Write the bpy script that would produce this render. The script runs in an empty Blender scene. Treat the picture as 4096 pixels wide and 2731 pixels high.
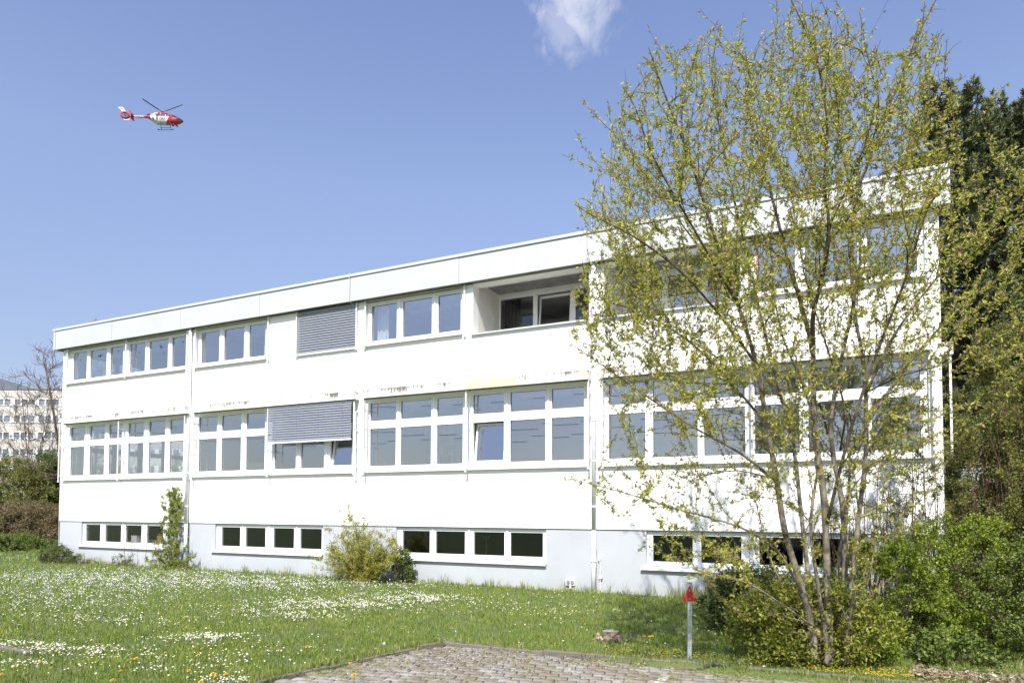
import bpy, math, random
import numpy as np
from mathutils import Vector, Matrix
R = math.radians
S = bpy.context.scene
COL = S.collection
random.seed(7)
rng = np.random.default_rng(7)

# ------------------------------------------------------------------ camera
F, PITCH, ROLL, YAW = 2731.0, .0399, .0045, .4517          # pixels of the 4096-wide photograph, radians
CX, CN, CH, SHY = 27.1221, 15.8416, 2.15, 573.479
_cy, _sy = math.cos(YAW), math.sin(YAW)
FWD = np.array([-_sy*math.cos(PITCH), _cy*math.cos(PITCH), math.sin(PITCH)])
_r = np.array([_cy, _sy, 0.]); _u = np.cross(_r, FWD)
RGT = _r*math.cos(ROLL) + _u*math.sin(ROLL); UPV = _u*math.cos(ROLL) - _r*math.sin(ROLL)
CAM = np.array([CX, -CN, CH])
K = 4096/2352.
def ray(u, v):
    return FWD + RGT*(u*K-2048)/F - UPV*(v*K-1365.5-SHY)/F
def at(u, v, d):                                              # point at depth d seen at (u, v) of the 2352-wide view
    return CAM + ray(u, v)*d
def ground(u, v, z=0.1):
    q = ray(u, v); return CAM + q*((z-CH)/q[2])
cd = bpy.data.cameras.new('camera'); cam = bpy.data.objects.new('camera', cd); COL.objects.link(cam)
cd.sensor_width = 36; cd.lens = 36*F/4096; cd.shift_y = SHY/4096; cd.clip_end = 2000; cd.clip_start = .1
cam.matrix_world = Matrix(((RGT[0], UPV[0], -FWD[0], CAM[0]), (RGT[1], UPV[1], -FWD[1], CAM[1]),
                           (RGT[2], UPV[2], -FWD[2], CAM[2]), (0, 0, 0, 1)))
S.camera = cam
# ------------------------------------------------------------------ sky and sun
SUN_EL, SUN_AZ = 49.5, 15.0                                  # az: degrees to the right of the facade normal
W = bpy.data.worlds.new('World'); S.world = W; W.use_nodes = True
nt = W.node_tree; nt.nodes.clear()
def N(nt, t, **kw):
    n = nt.nodes.new(t)
    for k, v in kw.items():
        if k.startswith('_'): setattr(n, k[1:], v)
        else:
            n.inputs[int(k[1:]) if k[0] == 'i' and k[1:].isdigit() else k.replace('__', ' ')].default_value = v
    return n
sky = N(nt, 'ShaderNodeTexSky', _sky_type='NISHITA', _sun_disc=False, _sun_elevation=R(SUN_EL), _sun_rotation=R(180-SUN_AZ),
        _air_density=1.0, _dust_density=1.3, _ozone_density=2.2, _altitude=200)
hs = N(nt, 'ShaderNodeHueSaturation', Hue=.512, Saturation=.80, Value=1.25)
bg = N(nt, 'ShaderNodeBackground', Strength=.099); wo = N(nt, 'ShaderNodeOutputWorld')
L = nt.links.new
L(sky.outputs[0], hs.inputs['Color'])
# one ragged cloud high in the sky, laid out by direction
geo = N(nt, 'ShaderNodeTexCoord')
def cloud_mask(uv, rad, scale, seed, amount):
    d = ray(*uv); d = d/np.linalg.norm(d)
    sub = N(nt, 'ShaderNodeVectorMath', _operation='SUBTRACT'); sub.inputs[1].default_value = tuple(d)
    L(geo.outputs['Generated'], sub.inputs[0])
    mp = N(nt, 'ShaderNodeMapping'); mp.inputs['Location'].default_value = (seed, seed*.7, 0); mp.inputs['Scale'].default_value = (1, 1, .62); mp.inputs['Rotation'].default_value = (.3, .2, .1)
    ns = N(nt, 'ShaderNodeTexNoise', Scale=scale, Detail=6., Roughness=.52, Distortion=.5)
    L(geo.outputs['Generated'], mp.inputs[0]); L(mp.outputs[0], ns.inputs['Vector'])
    st = N(nt, 'ShaderNodeMapRange'); L(ns.outputs['Fac'], st.inputs[0]); st.inputs[1].default_value = .30; st.inputs[2].default_value = .72
    ln = N(nt, 'ShaderNodeVectorMath', _operation='LENGTH'); L(sub.outputs[0], ln.inputs[0])
    dv = N(nt, 'ShaderNodeMath', _operation='DIVIDE'); L(ln.outputs['Value'], dv.inputs[0]); dv.inputs[1].default_value = rad
    pw = N(nt, 'ShaderNodeMath', _operation='POWER'); L(dv.outputs[0], pw.inputs[0]); pw.inputs[1].default_value = 2.0
    ad = N(nt, 'ShaderNodeMath', _operation='SUBTRACT'); L(st.outputs[0], ad.inputs[0])
    m2 = N(nt, 'ShaderNodeMath', _operation='MULTIPLY'); L(pw.outputs[0], m2.inputs[0]); m2.inputs[1].default_value = .75
    L(m2.outputs[0], ad.inputs[1])
    mr = N(nt, 'ShaderNodeMapRange', _interpolation_type='SMOOTHSTEP'); L(ad.outputs[0], mr.inputs[0])
    mr.inputs[1].default_value = -.12; mr.inputs[2].default_value = .55; mr.inputs[4].default_value = amount
    return mr.outputs[0]
mx = N(nt, 'ShaderNodeMix', _data_type='RGBA'); mx.inputs['B'].default_value = (4.9, 5.2, 6.2, 1)
c1 = cloud_mask((1325, -18), .074, 22, 3.1, .85)
c2 = cloud_mask((1310, 52), .050, 22, 5.3, .45)
cm = N(nt, 'ShaderNodeMath', _operation='MAXIMUM'); L(c1, cm.inputs[0]); L(c2, cm.inputs[1])
# paler blue band instead of a white one towards the horizon
sx = N(nt, 'ShaderNodeSeparateXYZ'); L(geo.outputs['Generated'], sx.inputs[0])
hc = N(nt, 'ShaderNodeValToRGB'); L(sx.outputs['Z'], hc.inputs[0]); _e = hc.color_ramp.elements
_e[0].position = 0; _e[0].color = (.74, .73, .77, 1); _e[1].position = .64; _e[1].color = (.97, 1.09, 1.28, 1)
for _p, _c in ((.15, (.77, .765, .785, 1)), (.43, (1.05, 1.13, 1.20, 1))): _q = _e.new(_p); _q.color = _c
hm = N(nt, 'ShaderNodeMix', _data_type='RGBA', _blend_type='MULTIPLY'); hm.inputs['Factor'].default_value = 1; L(hs.outputs[0], hm.inputs['A']); L(hc.outputs['Color'], hm.inputs['B'])
L(cm.outputs[0], mx.inputs['Factor']); L(hm.outputs['Result'], mx.inputs['A']); L(mx.outputs['Result'], bg.inputs[0]); L(bg.outputs[0], wo.inputs[0])
sd = bpy.data.lights.new('sun', 'SUN'); sd.energy = 4.9; sd.angle = R(.53); sd.color = (1, .955, .88)
sun = bpy.data.objects.new('sun', sd); COL.objects.link(sun)
SD = Vector((math.sin(R(SUN_AZ))*math.cos(R(SUN_EL)), -math.cos(R(SUN_AZ))*math.cos(R(SUN_EL)), math.sin(R(SUN_EL))))
sun.rotation_euler = SD.to_track_quat('Z', 'Y').to_euler(); sun.location = SD*100
S.view_settings.view_transform = 'Standard'; S.view_settings.look = 'None'
S.view_settings.exposure = .62; S.view_settings.gamma = 1; S.view_settings.use_curve_mapping = False
S.cycles.max_bounces = 8; S.cycles.transparent_max_bounces = 24; S.cycles.sample_clamp_indirect = 8

# ------------------------------------------------------------------ helpers
def tag(o, label=None, cat=None, group=None, kind=None):
    if label: o['label'] = label
    if cat: o['category'] = cat
    if group: o['group'] = group
    if kind: o['kind'] = kind
    return o
def empty(name, loc=(0, 0, 0), rz=0, parent=None):
    o = bpy.data.objects.new(name, None); COL.objects.link(o); o.location = loc; o.rotation_euler = (0, 0, rz)
    o.empty_display_size = .2
    if parent: o.parent = parent
    return o
def link_mesh(name, me, parent=None, loc=None):
    o = bpy.data.objects.new(name, me); COL.objects.link(o)
    if parent: o.parent = parent
    if loc is not None: o.location = loc
    return o
class MB:
    def __init__(s): s.v = []; s.f = []; s.m = []; s.cur = 0
    def add(s, vs, fs):
        b = len(s.v); s.v += [tuple(map(float, p)) for p in vs]
        for f in fs: s.f.append(tuple(i+b for i in f)); s.m.append(s.cur)
        return s
    def box(s, x0, x1, y0, y1, z0, z1):
        vs = [(x, y, z) for z in (z0, z1) for y in (y0, y1) for x in (x0, x1)]
        return s.add(vs, [(0, 2, 3, 1), (4, 5, 7, 6), (0, 1, 5, 4), (2, 6, 7, 3), (0, 4, 6, 2), (1, 3, 7, 5)])
    def quad(s, *p): return s.add(p, [tuple(range(len(p)))])
    def tube(s, pts, rad, n=6, cap=True):
        pts = [np.array(p, float) for p in pts]; m = len(pts)
        if not hasattr(rad, '__len__'): rad = [rad]*m
        vs = []; up = None
        for i, p in enumerate(pts):
            t = pts[min(i+1, m-1)]-pts[max(i-1, 0)]; t = t/(np.linalg.norm(t)+1e-9)
            if up is None: up = np.array([0, 0, 1.]) if abs(t[2]) < .9 else np.array([1., 0, 0])
            a = np.cross(t, up); a /= np.linalg.norm(a)+1e-9; b = np.cross(a, t); up = b
            for k in range(n):
                q = 2*math.pi*k/n; vs.append(p+rad[i]*(math.cos(q)*a+math.sin(q)*b))
        fs = [(i*n+k, i*n+(k+1) % n, (i+1)*n+(k+1) % n, (i+1)*n+k) for i in range(m-1) for k in range(n)]
        if cap: fs += [tuple(range(n))[::-1], tuple((m-1)*n+k for k in range(n))]
        return s.add(vs, fs)
    def build(s, name, mat, parent=None, smooth=False, bevel=0, loc=None):
        me = bpy.data.meshes.new(name); me.from_pydata(s.v, [], s.f)
        for mm in (mat if isinstance(mat, (list, tuple)) else [mat]): me.materials.append(mm)
        if any(s.m): me.polygons.foreach_set('material_index', s.m)
        if smooth: me.polygons.foreach_set('use_smooth', [True]*len(s.f))
        me.update(); o = link_mesh(name, me, parent, loc)
        if bevel:
            b = o.modifiers.new('bevel', 'BEVEL'); b.width = bevel; b.segments = 2; b.limit_method = 'ANGLE'
        return o
def np_mesh(name, V, Fc, mat, parent=None, smooth=False, attr=None):   # V (n,3), Fc (m,k) arrays
    me = bpy.data.meshes.new(name); V = np.asarray(V, np.float32); Fc = np.asarray(Fc, np.int32); k = Fc.shape[1]
    me.vertices.add(len(V)); me.vertices.foreach_set('co', V.ravel())
    me.loops.add(Fc.size); me.loops.foreach_set('vertex_index', Fc.ravel())
    me.polygons.add(len(Fc)); me.polygons.foreach_set('loop_start', np.arange(0, Fc.size, k, dtype=np.int32))
    me.polygons.foreach_set('loop_total', np.full(len(Fc), k, np.int32))
    for mm in (mat if isinstance(mat, (list, tuple)) else [mat]): me.materials.append(mm)
    if smooth: me.polygons.foreach_set('use_smooth', np.ones(len(Fc), bool))
    if attr is not None:
        a = me.attributes.new('tint', 'FLOAT', 'POINT'); a.data.foreach_set('value', np.asarray(attr, np.float32))
    me.update(calc_edges=True); me.validate()
    return link_mesh(name, me, parent)

# ------------------------------------------------------------------ materials
def mat(name, col, rough=.6, metal=0, noise=None, bump=None, spec=.5, col2=None, detail=4., ramp=(.35, .65)):
    m = bpy.data.materials.new(name); m.use_nodes = True; t = m.node_tree; b = t.nodes['Principled BSDF']
    b.inputs['Base Color'].default_value = (*col, 1); b.inputs['Roughness'].default_value = rough
    b.inputs['Metallic'].default_value = metal; b.inputs['Specular IOR Level'].default_value = spec
    tc = N(t, 'ShaderNodeTexCoord')
    if noise:
        n = N(t, 'ShaderNodeTexNoise', Scale=noise, Detail=detail); t.links.new(tc.outputs['Object'], n.inputs['Vector'])
        mr = N(t, 'ShaderNodeMapRange'); mr.inputs[1].default_value, mr.inputs[2].default_value = ramp
        t.links.new(n.outputs['Fac'], mr.inputs[0])
        x = N(t, 'ShaderNodeMix', _data_type='RGBA'); x.inputs['A'].default_value = (*col, 1); x.inputs['B'].default_value = (*(col2 or col), 1)
        t.links.new(mr.outputs[0], x.inputs['Factor']); t.links.new(x.outputs['Result'], b.inputs['Base Color'])
    if bump:
        n2 = N(t, 'ShaderNodeTexNoise', Scale=bump[0], Detail=3.); t.links.new(tc.outputs['Object'], n2.inputs['Vector'])
        bp = N(t, 'ShaderNodeBump', Strength=bump[1], Distance=bump[2]); t.links.new(n2.outputs['Fac'], bp.inputs['Height'])
        t.links.new(bp.outputs[0], b.inputs['Normal'])
    return m
M = {}
M['stucco'] = mat('stucco', (.86, .855, .845), .9, noise=.8, col2=(.83, .825, .81), bump=(45, .5, .012))
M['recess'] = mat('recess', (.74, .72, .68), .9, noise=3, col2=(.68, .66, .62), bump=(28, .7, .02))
M['plinth'] = mat('plinth', (.435, .455, .487), .85, noise=1.1, col2=(.405, .425, .457), bump=(60, .3, .006))
def splash(m):
    t = m.node_tree; b = t.nodes['Principled BSDF']; l = t.links.new; src = b.inputs['Base Color'].links[0].from_socket
    tc = N(t, 'ShaderNodeTexCoord'); sp = N(t, 'ShaderNodeSeparateXYZ'); l(tc.outputs['Object'], sp.inputs[0]); n = N(t, 'ShaderNodeTexNoise', Scale=3.5, Detail=7., Roughness=.7); l(tc.outputs['Object'], n.inputs['Vector'])
    mr = N(t, 'ShaderNodeMapRange'); mr.inputs[1].default_value = .15; mr.inputs[2].default_value = .62; mr.inputs[3].default_value = .62; mr.inputs[4].default_value = .0; l(sp.outputs['Z'], mr.inputs[0])
    mu = N(t, 'ShaderNodeMath', _operation='MULTIPLY'); l(mr.outputs[0], mu.inputs[0]); l(n.outputs['Fac'], mu.inputs[1])
    x = N(t, 'ShaderNodeMix', _data_type='RGBA'); x.inputs['B'].default_value = (.28, .27, .22, 1); l(mu.outputs[0], x.inputs['Factor']); l(src, x.inputs['A']); l(x.outputs['Result'], b.inputs['Base Color'])
splash(M['plinth'])
M['fascia'] = mat('fascia', (.49, .505, .515), .5, noise=1.2, col2=(.455, .47, .48))
M['capping'] = mat('capping', (.30, .30, .31), .5, metal=.3, noise=5, col2=(.2, .2, .2))
M['soffit'] = mat('soffit', (.20, .21, .17), .8, noise=6, col2=(.12, .13, .10))
M['pvc'] = mat('pvc', (.83, .85, .86), .35, noise=2, col2=(.80, .82, .83))
M['sill'] = mat('sill', (.80, .80, .79), .5, noise=6, col2=(.72, .71, .69))
M['gasket'] = mat('gasket', (.05, .05, .05), .7, noise=9, col2=(.08, .08, .08))
M['rail'] = mat('rail', (.72, .71, .69), .5, noise=7, col2=(.62, .59, .56))
M['blind'] = mat('blind', (.33, .35, .41), .35, metal=.35, noise=2.5, col2=(.31, .33, .39))
M['pipe'] = mat('pipe', (.80, .80, .81), .5, noise=3, col2=(.68, .69, .72))
M['pipegrey'] = mat('pipegrey', (.52, .60, .68), .5, noise=3, col2=(.45, .52, .60))
M['inner'] = mat('inner', (.70, .70, .68), .9, noise=1, col2=(.66, .66, .64))
M['ceil'] = mat('ceil', (.66, .67, .68), .9, noise=1, col2=(.45, .46, .47))
M['floor'] = mat('floor', (.20, .21, .23), .6, noise=1, col2=(.16, .17, .19))
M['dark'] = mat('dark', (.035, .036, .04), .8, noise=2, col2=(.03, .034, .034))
M['curtain'] = mat('curtain', (.02, .02, .03), .9, noise=4, col2=(.03, .03, .04))
M['brown'] = mat('brown', (.10, .035, .025), .5, noise=6, col2=(.07, .025, .02))
M['mauve'] = mat('mauve', (.14, .11, .14), .5, noise=6, col2=(.09, .08, .09))
M['orange'] = mat('orange', (.55, .25, .10), .6, noise=6, col2=(.4, .2, .1))
M['roof'] = mat('roof', (.22, .22, .22), .9, noise=3, col2=(.15, .15, .15))
def canopy_mat():
    m = mat('canopy', (.80, .79, .77), .8); t = m.node_tree; b = t.nodes['Principled BSDF']; l = t.links.new
    tc = N(t, 'ShaderNodeTexCoord'); mp = N(t, 'ShaderNodeMapping'); mp.inputs['Scale'].default_value = (1, 1, .16); l(tc.outputs['Object'], mp.inputs[0])
    n = N(t, 'ShaderNodeTexNoise', Scale=22., Detail=5., Roughness=.65); l(mp.outputs[0], n.inputs['Vector'])
    n3 = N(t, 'ShaderNodeTexNoise', Scale=1.1, Detail=2.); l(tc.outputs['Object'], n3.inputs['Vector'])
    sp = N(t, 'ShaderNodeSeparateXYZ'); l(tc.outputs['Object'], sp.inputs[0])
    g = N(t, 'ShaderNodeMapRange'); g.inputs[1].default_value = 5.38; g.inputs[2].default_value = 5.62; g.inputs[3].default_value = -.16; g.inputs[4].default_value = .14
    l(sp.outputs['Z'], g.inputs[0])
    a = N(t, 'ShaderNodeMath', _operation='ADD'); l(n.outputs['Fac'], a.inputs[0]); l(g.outputs[0], a.inputs[1])
    a2 = N(t, 'ShaderNodeMath', _operation='MULTIPLY_ADD'); l(n3.outputs['Fac'], a2.inputs[0]); a2.inputs[1].default_value = .62; l(a.outputs[0], a2.inputs[2])
    mr = N(t, 'ShaderNodeMapRange'); mr.inputs[1].default_value = .80; mr.inputs[2].default_value = 1.02; l(a2.outputs[0], mr.inputs[0])
    x = N(t, 'ShaderNodeMix', _data_type='RGBA'); x.inputs['A'].default_value = (.80, .79, .77, 1); x.inputs['B'].default_value = (.16, .14, .115, 1)
    l(mr.outputs[0], x.inputs['Factor']); l(x.outputs['Result'], b.inputs['Base Color'])
    return m
M['canopy'] = canopy_mat()
M['salmon'] = mat('salmon', (.66, .50, .37), .85, noise=4, col2=(.74, .66, .58), ramp=(.56, .66))
def glass(name, refl, tint=(.75, .78, .80)):
    m = bpy.data.materials.new(name); m.use_nodes = True; t = m.node_tree; t.nodes.clear(); l = t.links.new
    o = N(t, 'ShaderNodeOutputMaterial'); mx = N(t, 'ShaderNodeMixShader'); tr = N(t, 'ShaderNodeBsdfTransparent'); gl = N(t, 'ShaderNodeBsdfGlossy', Roughness=.0)
    tr.inputs[0].default_value = (*tint, 1); gl.inputs[0].default_value = (.95, .97, 1, 1)
    lw = N(t, 'ShaderNodeLayerWeight', Blend=.28); ml = N(t, 'ShaderNodeMath', _operation='MULTIPLY_ADD'); l(lw.outputs['Facing'], ml.inputs[0])
    ml.inputs[1].default_value = .35; ml.inputs[2].default_value = refl
    tc = N(t, 'ShaderNodeTexCoord'); n = N(t, 'ShaderNodeTexNoise', Scale=.7, Detail=1.); l(tc.outputs['Object'], n.inputs['Vector'])
    bp = N(t, 'ShaderNodeBump', Strength=.03, Distance=.02); l(n.outputs['Fac'], bp.inputs['Height']); l(bp.outputs[0], gl.inputs['Normal'])
    l(ml.outputs[0], mx.inputs[0]); l(tr.outputs[0], mx.inputs[1]); l(gl.outputs[0], mx.inputs[2]); l(mx.outputs[0], o.inputs[0])
    return m
M['glass'] = glass('glass', .36, (.85, .88, .90))
M['glass_dark'] = glass('glass_dark', .05, (.62, .62, .64))

# ------------------------------------------------------------------ ground
def smooth01(t): t = np.clip(t, 0, 1); return t*t*(3-2*t)
def gz(x, y):                                                 # lawn height
    x = np.asarray(x, float); y = np.asarray(y, float)
    h = .05 + .17*smooth01((y+6.1)/6.1)
    h = h + .015*np.sin(x*1.3+y*.7)*np.sin(y*1.9-x*.4)
    return h
KX = [(-15., 21.6), (-9.33, 20.55), (-8.42, 20.76), (-7.59, 20.9), (-6.74, 21.12), (-6.3, 21.3)]   # left kerb: (y, x)
def kx(y): return np.interp(y, [k[0] for k in KX], [k[1] for k in KX])
def on_lawn(x, y):
    pav = (y < -6.2) & (x > kx(y)-.05)
    bld = (y > .0) & (x > .28) & (x < 29.05) & (y < 13)
    return ~(pav | bld)
def leaf_like(name, c1, c2, c3=None, trans=.35, rough=.5):
    m = bpy.data.materials.new(name); m.use_nodes = True; t = m.node_tree; t.nodes.clear(); l = t.links.new
    o = N(t, 'ShaderNodeOutputMaterial'); at_ = N(t, 'ShaderNodeAttribute', _attribute_name='tint')
    r = N(t, 'ShaderNodeValToRGB'); e = r.color_ramp.elements; e[0].color = (*c1, 1); e[0].position = .1; e[1].color = (*c2, 1); e[1].position = .75
    if c3: q = r.color_ramp.elements.new(.95); q.color = (*c3, 1)
    l(at_.outputs['Fac'], r.inputs[0])
    d = N(t, 'ShaderNodeBsdfPrincipled', Roughness=rough); d.inputs['Specular IOR Level'].default_value = .35
    tl = N(t, 'ShaderNodeBsdfTranslucent'); mx = N(t, 'ShaderNodeMixShader'); mx.inputs[0].default_value = trans
    l(r.outputs[0], d.inputs['Base Color']); l(r.outputs[0], tl.inputs[0]); l(d.outputs[0], mx.inputs[1]); l(tl.outputs[0], mx.inputs[2]); l(mx.outputs[0], o.inputs[0])
    return m
xs = np.concatenate([np.linspace(-400, -30, 15), np.arange(-28, 19.6, .5), np.arange(19.7, 22.6, .07), np.arange(23, 42, .5), np.linspace(45, 400, 15)])
ys = np.concatenate([np.linspace(-300, -20, 12), np.arange(-18, -6.7, .4), np.arange(-6.6, -5.9, .06), np.arange(-5.8, 20, .4), np.linspace(24, 500, 16)])
XX, YY = np.meshgrid(xs, ys); ZZ = gz(XX, YY)
ZZ = np.where((YY < -6.24) & (XX > kx(YY)-.01), -.06, ZZ)
V = np.stack([XX.ravel(), YY.ravel(), ZZ.ravel()], 1); nx = len(xs)
I = np.arange(len(ys)-1)[:, None]*nx+np.arange(nx-1)[None]; I = I.ravel()
M['soil'] = mat('soil', (.075, .12, .025), .95, noise=2.2, col2=(.12, .13, .05), bump=(30, .6, .03), detail=8)
tag(np_mesh('lawn', V, np.stack([I, I+1, I+nx+1, I+nx], 1), M['soil'], smooth=True), kind='structure')
# paving: interlocking wavy stones
def paving():
    M['paver'] = leaf_like('paver', (.215, .205, .19), (.275, .265, .245), (.30, .29, .265), trans=0., rough=.85)
    t = M['paver'].node_tree
    P = next(n for n in t.nodes if n.type == 'BSDF_PRINCIPLED'); tc = N(t, 'ShaderNodeTexCoord'); n = N(t, 'ShaderNodeTexNoise', Scale=1.4, Detail=7., Roughness=.7)
    t.links.new(tc.outputs['Object'], n.inputs['Vector'])
    mr = N(t, 'ShaderNodeMapRange'); mr.inputs[1].default_value = .42; mr.inputs[2].default_value = .58; t.links.new(n.outputs['Fac'], mr.inputs[0])
    ramp = next(n for n in t.nodes if n.type == 'VALTORGB'); x = N(t, 'ShaderNodeMix', _data_type='RGBA'); x.inputs['B'].default_value = (.20, .168, .13, 1)
    t.links.new(mr.outputs[0], x.inputs['Factor']); t.links.new(ramp.outputs[0], x.inputs['A']); t.links.new(x.outputs['Result'], P.inputs['Base Color'])
    n2 = N(t, 'ShaderNodeTexNoise', Scale=90., Detail=3.); t.links.new(tc.outputs['Object'], n2.inputs['Vector']); bp = N(t, 'ShaderNodeBump', Strength=.5, Distance=.006)
    t.links.new(n2.outputs['Fac'], bp.inputs['Height']); t.links.new(bp.outputs[0], P.inputs['Normal'])
    outl = [(-.105, -.055), (-.05, -.027), (0, -.055), (.05, -.083), (.105, -.055), (.105, .055), (.05, .027), (0, .055), (-.05, .083), (-.105, .055)]
    V = []; Fc = []; tint = []; b = 0
    a = R(11); ca, sa = math.cos(a), math.sin(a)
    n = len(outl)
    for j in range(-50, 50):
        for i in range(-45, 60):
            px = i*.284+(j % 2)*.142; py = j*.155
            x0 = 25+px*ca-py*sa; y0 = -9.5+px*sa+py*ca
            if y0 > -6.28 or y0 < -13.5 or x0 < kx(y0)+.1 or x0 > 37: continue
            tt = random.random(); dz = random.gauss(0, .003); tx, ty = random.gauss(0, .012), random.gauss(0, .012); rr = random.gauss(0, .012)
            lo = []; hi = []
            for (ox, oy) in outl:
                ox, oy = ox*1.28, oy*1.28; ox, oy = ox-oy*rr, oy+ox*rr
                wx, wy = x0+ox*ca-oy*sa, y0+ox*sa+oy*ca; z = .008+dz+ox*tx+oy*ty
                lo.append((wx, wy, z-.05)); hi.append((x0+(wx-x0)*.95, y0+(wy-y0)*.94, z))
            V += lo+hi; tint += [tt]*(2*n)
            mid = [(x0+(p[0]-x0)*1.04, y0+(p[1]-y0)*1.04, p[2]-.006) for p in hi]; V += mid; tint += [tt]*n
            Fc += [(b+n+k, b+n+(k+1) % n, b+2*n+(k+1) % n, b+2*n+k)[::-1] for k in range(n)]
            Fc += [(b+2*n+k, b+2*n+(k+1) % n, b+(k+1) % n, b+k)[::-1] for k in range(n)]
            Fc += [(b+n+0, b+n+1, b+n+8, b+n+9), (b+n+1, b+n+2, b+n+7, b+n+8), (b+n+2, b+n+3, b+n+6, b+n+7), (b+n+3, b+n+4, b+n+5, b+n+6)]
            b += 3*n
    tag(np_mesh('parking_bay', V, Fc, M['paver'], attr=tint), kind='structure')
    M['joint'] = mat('joint', (.17, .13, .09), .95, noise=3, col2=(.19, .17, .08), bump=(60, .5, .01), detail=8)
    o = MB(); pts = [(kx(y)+.04, y) for y in np.linspace(-6.3, -15, 20)]
    o.quad(*([(x, y, -.018) for x, y in pts]+[(50, -15, -.018), (50, -6.2, -.018), (21.3, -6.2, -.018)]))
    tag(o.build('sand_bed', M['joint']), kind='structure')
    o = MB()
    o.quad((15, -40, -.03), (60, -40, -.03), (60, -13.4, -.03), (21.6, -13.4, -.03))
    tag(o.build('parking_ground', M['joint']), kind='structure')
paving()
M['kerb'] = mat('kerb', (.16, .14, .12), .9, noise=6, col2=(.13, .12, .10), bump=(50, .6, .01), detail=8)
kb = MB()
def kerb_run(p0, p1, w, h, step=1.0):
    p0 = np.array(p0, float); p1 = np.array(p1, float); Ln = np.linalg.norm(p1-p0); n = max(1, round(Ln/step)); d = (p1-p0)/Ln; nn = np.array([-d[1], d[0]])
    for i in range(n):
        a = p0+d*(Ln*i/n+.006); b = p0+d*(Ln*(i+1)/n-.006); dz = random.gauss(0, .006); off = random.gauss(0, .006)
        vs = []
        for z, s in ((-.2, 0), (h-.012+dz, 0), (h+dz, .012)):
            for q, sg in ((a, 1), (b, -1)):
                for t in (0, w):
                    tt = t+(s if t == 0 else -s)+off; pp = q+nn*tt+d*s*sg; vs.append((pp[0], pp[1], z))
        kb.add(vs, [(4, 6, 2, 0), (1, 3, 7, 5), (0, 1, 5, 4)[::1], (2, 6, 7, 3), (8, 9, 11, 10), (4, 5, 9, 8)[::-1], (5, 7, 11, 9)[::-1], (7, 6, 10, 11)[::-1], (6, 4, 8, 10)[::-1]])
kerb_run((21.25, -6.3), (23.0, -6.26), .07, .05); kerb_run((23.0, -6.26), (24.9, -6.12), .07, .065); kerb_run((24.9, -6.12), (29, -5.95), .08, .085); kerb_run((29, -5.95), (40, -5.6), .09, .09)
for i in range(len(KX)-1, 0, -1): kerb_run((KX[i][1]-.05, KX[i][0]), (KX[i-1][1]-.05, KX[i-1][0]), .07, .045 if i < 5 else .06, .9)
kerb_run((15.7, -9.9), (16.5, -9.93), .1, .12, .8); kerb_run((14.9, -9.95), (15.68, -9.9), .1, .12, .8)
tag(kb.build('kerb', M['kerb']), kind='structure')
M['paint'] = mat('paint', (.55, .54, .50), .8, noise=14, col2=(.25, .235, .21), ramp=(.42, .55), detail=8)
pm = MB(); pm.box(24.94, 25.05, -8.6, -6.75, .0, .014)
tag(pm.build('parking_line', M['paint']), kind='structure')

# ------------------------------------------------------------------ the office building
B = tag(empty('office_building', (14.5, 0, 0)), 'long white two-storey office building with flat roof, pale blue basement and ribbon windows', 'building')
B.location = (0, 0, 0)
GY = .14                                                      # glass plane
def gx(x): return CX+(x-CX)*(CN+GY)/CN
def gzz(z): return CH+(z-CH)*(CN+GY)/CN
TOP, FB, FE = 9.02, 8.27, .20                                 # roof edge, fascia underside, fascia projection
XL, XR, DEP = .32, 28.92, 12.0
def wall_grid(mb, x0, x1, z0, z1, holes, y0, y1, rev=True):
    xs = sorted({x0, x1, *[h[0] for h in holes], *[h[1] for h in holes]}); zs = sorted({z0, z1, *[h[2] for h in holes], *[h[3] for h in holes]})
    xs = [x for x in xs if x0 <= x <= x1]; zs = [z for z in zs if z0 <= z <= z1]
    inh = lambda a, b: any(h[0] < a < h[1] and h[2] < b < h[3] for h in holes)
    for i in range(len(xs)-1):
        for j in range(len(zs)-1):
            a, b, c, d = xs[i], xs[i+1], zs[j], zs[j+1]
            if inh((a+b)/2, (c+d)/2): continue
            mb.quad((a, y0, c), (b, y0, c), (b, y0, d), (a, y0, d)); mb.quad((b, y1, c), (a, y1, c), (a, y1, d), (b, y1, d))
    for a, b, c, d in holes+[None]*0:
        mb.quad((a, y0, c), (a, y0, d), (a, y1, d), (a, y1, c)); mb.quad((b, y0, d), (b, y0, c), (b, y1, c), (b, y1, d))
        mb.quad((a, y0, d), (b, y0, d), (b, y1, d), (a, y1, d)); mb.quad((b, y0, c), (a, y0, c), (a, y1, c), (b, y1, c))
    mb.quad((x0, y0, z0), (x0, y0, z1), (x0, y1, z1), (x0, y1, z0)); mb.quad((x1, y0, z1), (x1, y0, z0), (x1, y1, z0), (x1, y1, z1))
    mb.quad((x0, y0, z1), (x1, y0, z1), (x1, y1, z1), (x0, y1, z1)); mb.quad((x1, y0, z0), (x0, y0, z0), (x0, y1, z0), (x1, y1, z0))
UP = [  # upper row: opening in apparent coords (x0, x1), panes
    dict(o=(.80, 4.10), p=[(1.0, 1.82), (2.01, 2.97), (3.17, 3.90)]), dict(o=(4.10, 7.28), p=[(4.26, 5.09), (5.30, 6.27), (6.46, 7.17)]),
    dict(o=(7.74, 10.95), p=[(7.90, 8.75), (8.96, 9.87), (10.08, 10.80)]), dict(o=(14.78, 18.0), p=[(14.92, 15.81), (16.01, 16.98), (17.18, 17.90)]),
    dict(o=(25.3, 28.66), p=[(25.46, 26.25), (26.45, 27.46), (27.64, 28.53)])]
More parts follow.
